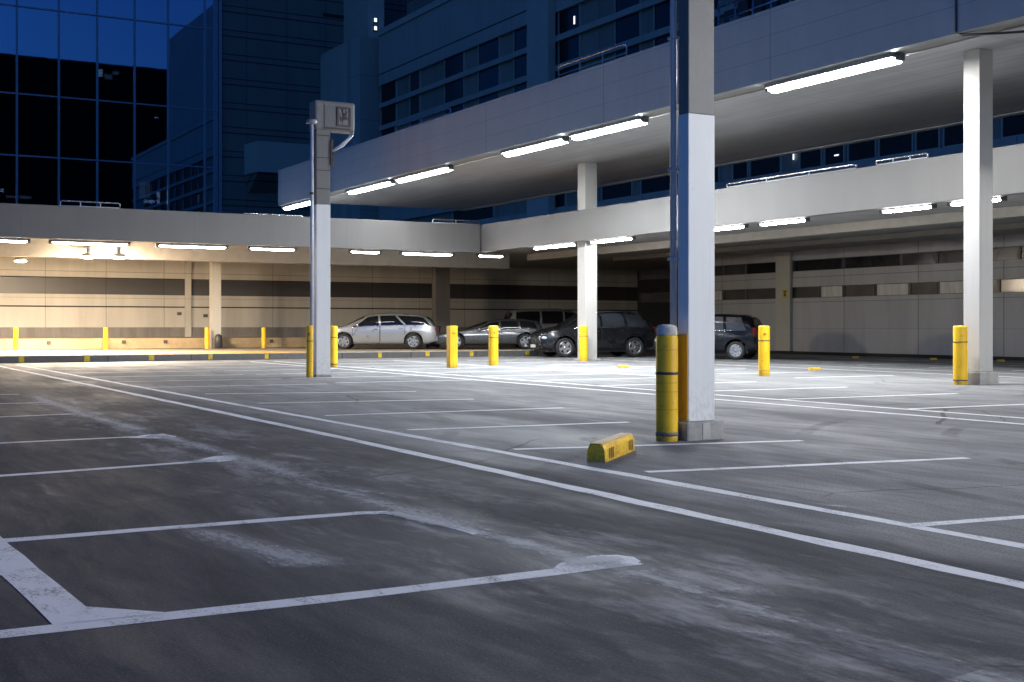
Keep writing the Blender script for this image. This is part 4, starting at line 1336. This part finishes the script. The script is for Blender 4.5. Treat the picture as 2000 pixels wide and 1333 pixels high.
    for s in (-1, 1):
        for (xx, yy, rr) in ((xe - .17, .70, 1.0),):
            y = s * (w(xe - .14) * .80)
            b = MB(); b.lathe([(0, -.5), (.75, -.38), (1, 0), (.75, .38), (0, .5)], 16,
                              Matrix.Translation((xe - .12, y, zf - .09)) @ Matrix.Rotation(s * .6, 4, 'Z') @ Matrix.Diagonal((.10, .21, .16, 1)))
            b.build('headlight', M['headlamp'], root)
            b = MB(); b.obox((-L / 2 + .05, s * (w(-L / 2 + .05) * .88), belt(-L / 2 + .1) - P.get('tl', .12)), (.12, .12, P.get('th', .22)), Matrix.Rotation(-s * .25, 4, 'Z'), .02)
            b.build('tail_light', M[P.get('tail', 'taillamp')], root)
    wn = w(xe) * .55
    b = MB(); b.box(xe - .02, xe + .012, -wn, wn, zf - .17, zf - .06, .006); gr = b.build('grille', M['trim'], root)
    b = MB()
    for k in range(3): b.box(xe + .011, xe + .018, -wn * .96, wn * .96, zf - .155 + .034 * k, zf - .145 + .034 * k)
    b.build('grille_bar', M['chrome'], gr)
    b = MB(); b.box(xe - .25, xe + .035, -w(xe) * .93, w(xe) * .93, .30, .47, .03); b.build('front_bumper', paint, root)
    b = MB(); b.box(xe + .036, xe + .042, -.26, .26, .34, .45); b.build('number_plate', M['plate'], root)
    b = MB(); b.box(-xe - .035, -xe + .25, -w(-xe) * .95, w(-xe) * .95, .30, .50, .03); b.build('rear_bumper', paint, root)
    b = MB(); b.box(-xe - .042, -xe - .036, -.26, .26, .52, .63); b.build('number_plate', M['plate'], root)
    if P.get('rack'):
        for s in (-1, 1):
            x0, x1 = P['rack']
            b = MB(); b.tube([(x0, s * hw * .66, roofz(x0, hw * .66) - .01)] + [(x0 + (x1 - x0) * (k + .5) / 8, s * hw * .66, roofz(x0 + (x1 - x0) * (k + .5) / 8, hw * .66) + .035) for k in range(8)] + [(x1, s * hw * .66, roofz(x1, hw * .66) - .01)], .016, 8)
            b.build('roof_rail', M['chrome'], root)
    return root

def cam_heading(deg):
    """0 = pointing left across the picture; positive turns the nose towards the viewer"""
    a = R(deg)
    hx, hy = -math.cos(a), -math.sin(a)          # camera X, camera Y
    wx, wy = hx * Cc + hy * Ss, -hx * Ss + hy * Cc
    return math.atan2(wy, wx)

WAG = dict(L=4.45, W=1.76, wb=2.66, fo=.90, wr=.305, paint='silver', sill=.22, soft=.3, bright=True,
           top=[(-2.3, .80), (-2.2, .86), (-1.95, 1.22), (-1.5, 1.36), (-.6, 1.41), (.1, 1.40), (.5, 1.32), (1.3, .93), (1.7, .86), (2.1, .76), (2.3, .62)],
           belt=[(-2.3, .78), (-1.9, .92), (-1.0, .92), (.5, .88), (1.2, .83), (1.8, .76), (2.2, .66), (2.3, .56)],
           windows=[(-.02, 1.02, .02, .42), (-.98, -.1, -.62, -.06), (-2.02, -1.06, -1.72, -.72)],
           screen=(.56, 1.22), rear=(-2.12, -1.84), doors=[(-.04, .98), (-1.0, -.08)], mirror=.80, wf=.78, spokes=6)
SUV = dict(L=4.35, W=1.82, wb=2.62, fo=.86, wr=.345, paint='black', sill=.27, soft=.3, bright=True, glass='smoked',
           top=[(-2.3, .95), (-2.15, 1.05), (-1.85, 1.45), (-1.4, 1.62), (-.4, 1.67), (.2, 1.62), (.5, 1.52), (1.2, 1.10), (1.7, 1.0), (2.1, .86), (2.3, .66)],
           belt=[(-2.3, .92), (-1.9, 1.04), (-.8, 1.05), (.5, 1.02), (1.2, .98), (1.8, .88), (2.2, .72), (2.3, .58)],
           windows=[(.0, 1.0, .02, .40), (-.94, -.08, -.86, -.06), (-1.86, -1.03, -1.62, -.95)],
           screen=(.50, 1.16), rear=(-2.08, -1.82), doors=[(-.02, .94), (-.98, -.06)], mirror=.78, wf=.80, spokes=5, rack=(-1.6, .1), th=.34, tl=.10)
COUPE = dict(L=4.5, W=1.78, wb=2.7, fo=1.0, wr=.30, paint='grey', sill=.2, soft=.22, bright=True,
             top=[(-2.3, .74), (-2.15, .80), (-2.0, 1.08), (-1.4, 1.18), (-.5, 1.17), (-.1, 1.12), (.9, .78), (1.6, .66), (2.1, .54), (2.3, .44)],
             belt=[(-2.3, .70), (-1.9, .78), (-.6, .74), (.4, .70), (1.2, .66), (1.8, .57), (2.2, .47), (2.3, .40)],
             windows=[(-.4, .56, -.42, .0), (-1.2, -.48, -1.15, -.5), (-1.92, -1.28, -1.8, -1.22)],
             screen=(.0, .86), rear=(-2.14, -1.98), doors=[(-.5, .55), (-1.3, -.54)], mirror=.35, wf=.80, spokes=5)
VAN = dict(L=4.5, W=1.84, wb=2.75, fo=.9, wr=.33, paint='slate', sill=.26, soft=.22, bright=False,
           top=[(-2.3, 1.0), (-2.2, 1.3), (-2.05, 1.56), (-1.4, 1.62), (0, 1.64), (.5, 1.55), (1.3, 1.10), (1.8, .98), (2.2, .82), (2.3, .7)],
           belt=[(-2.3, .95), (-1.8, .98), (0, .98), (1.0, .96), (1.7, .9), (2.2, .72), (2.3, .6)],
           windows=[(.1, 1.05, .12, .5), (-.9, .0, -.88, .04), (-2.05, -1.0, -1.95, -.96)],
           screen=(.55, 1.25), rear=(-2.24, -2.1), doors=[(.05, 1.0), (-.92, .01)], mirror=.85, wf=.82, spokes=5, tail='amberlamp', th=.36, tl=-.02)
HATCH = dict(L=3.5, W=1.62, wb=2.2, fo=.68, wr=.30, paint='navy', sill=.25, soft=.14, n=5.5, m=2.8, glass='cleargrey', bright=True,
             top=[(-1.85, .90), (-1.74, 1.02), (-1.56, 1.36), (-1.3, 1.46), (-.4, 1.50), (.1, 1.46), (.42, 1.36), (1.0, 1.0), (1.4, .92), (1.65, .82), (1.85, .60)],
             belt=[(-1.85, .86), (-1.5, .95), (-.5, .93), (.5, .90), (1.05, .88), (1.4, .82), (1.65, .70), (1.85, .54)],
             windows=[(.0, .84, .02, .38), (-.72, -.09, -.68, -.07), (-1.46, -.82, -1.28, -.78)],
             screen=(.42, .94), rear=(-1.68, -1.48), doors=[(-.02, .74), (-.78, -.06)], mirror=.62, wf=.84, spokes=8, tl=.02, th=.3)
def place(px, Y, z): 
    x, y = W(px, Y); return (x, y, z)
make_car('parked_car', 'silver estate car with dark side windows parked on the pavement beside the slim white column', place(742, 48.6, .2), cam_heading(2), WAG)
make_car('parked_car', 'low grey wedge nosed car parked on the pavement behind two yellow bollards', place(950, 49.0, .2), cam_heading(6), COUPE)
make_car('parked_car', 'slate grey van with dark windows parked behind the black car', place(1088, 53.0, .2), cam_heading(180 + 14), VAN)
make_car('parked_car', 'black people carrier with its nose towards the viewer behind the middle column', place(1156, 44.6, 0), cam_heading(17), SUV)
make_car('parked_car', 'dark navy hatchback half hidden by the nearest column', place(1385, 41.8, 0), cam_heading(-26), HATCH)
# bin behind the silver estate
p = W(846, 51.0)
b = MB(); b.box(-.28, .28, -.3, .3, .05, .82, .03)
bn = empty('wheelie_bin', (p[0], p[1], .2), cam_heading(0), 'dark wheeled bin standing behind the silver estate car', 'bin')
b.build('body', M['gravel'], bn)
b = MB(); b.box(-.30, .30, -.34, .32, .822, .90, .025); b.build('lid', M['gravel'], bn)
for s in (-1, 1):
    b = MB(); b.lathe([(0, -.03), (.09, -.03), (.1, 0), (.09, .03), (0, .03)], 14, Matrix.Translation((s * .2, .28, .1)) @ Matrix.Rotation(math.pi / 2, 4, 'Y')); b.build('wheel', M['rubber'], bn)

# ------------------------------------------------------------------ camera
cam = bpy.data.cameras.new('camera')
co = bpy.data.objects.new('camera', cam); COL.objects.link(co)
cam.sensor_fit = 'HORIZONTAL'; cam.sensor_width = 36.0
cam.lens = F / 2000.0 * 36.0
cam.shift_x = 0.0
cam.shift_y = -(1333 / 2.0 - HOR) / 2000.0
cam.clip_start = .05; cam.clip_end = 2000
co.location = (0, 0, H)
co.rotation_euler = (math.pi / 2, 0, -TH)
scene.camera = co

# ------------------------------------------------------------------ dusk light
w_ = bpy.data.worlds.new('World'); scene.world = w_; w_.use_nodes = True
nt = w_.node_tree
bg = nt.nodes['Background']
sky = nt.nodes.new('ShaderNodeTexSky'); sky.sky_type = 'NISHITA'
SKY_STRENGTH = 4.4
SUN_EL, SUN_ROT = R(-3.5), math.atan2(-.8, -.6)
sky.sun_disc = False; sky.sun_elevation = SUN_EL; sky.sun_rotation = SUN_ROT
sky.altitude = 50; sky.air_density = 1.0; sky.dust_density = .4; sky.ozone_density = 4.0
mul = nt.nodes.new('ShaderNodeMix'); mul.data_type = 'RGBA'; mul.blend_type = 'MULTIPLY'; mul.inputs[0].default_value = 1.0
mul.inputs[7].default_value = (.36, 1.22, 1.18, 1)
nt.links.new(sky.outputs[0], mul.inputs[6]); nt.links.new(mul.outputs[2], bg.inputs[0])
bg.inputs[1].default_value = SKY_STRENGTH

scene.view_settings.view_transform = 'Standard'
scene.view_settings.look = 'None'
scene.view_settings.exposure = 0.0
scene.view_settings.gamma = 1.0
scene.view_settings.use_curve_mapping = False
scene.cycles.use_denoising = True
try: scene.cycles.denoiser = 'OPENIMAGEDENOISE'
except Exception: pass
scene.cycles.max_bounces = 7
scene.cycles.diffuse_bounces = 4
scene.cycles.glossy_bounces = 4
scene.cycles.transparent_max_bounces = 12
scene.cycles.sample_clamp_indirect = 6.0
scene.cycles.caustics_reflective = False
scene.cycles.caustics_refractive = False
scene.cycles.use_light_tree = True
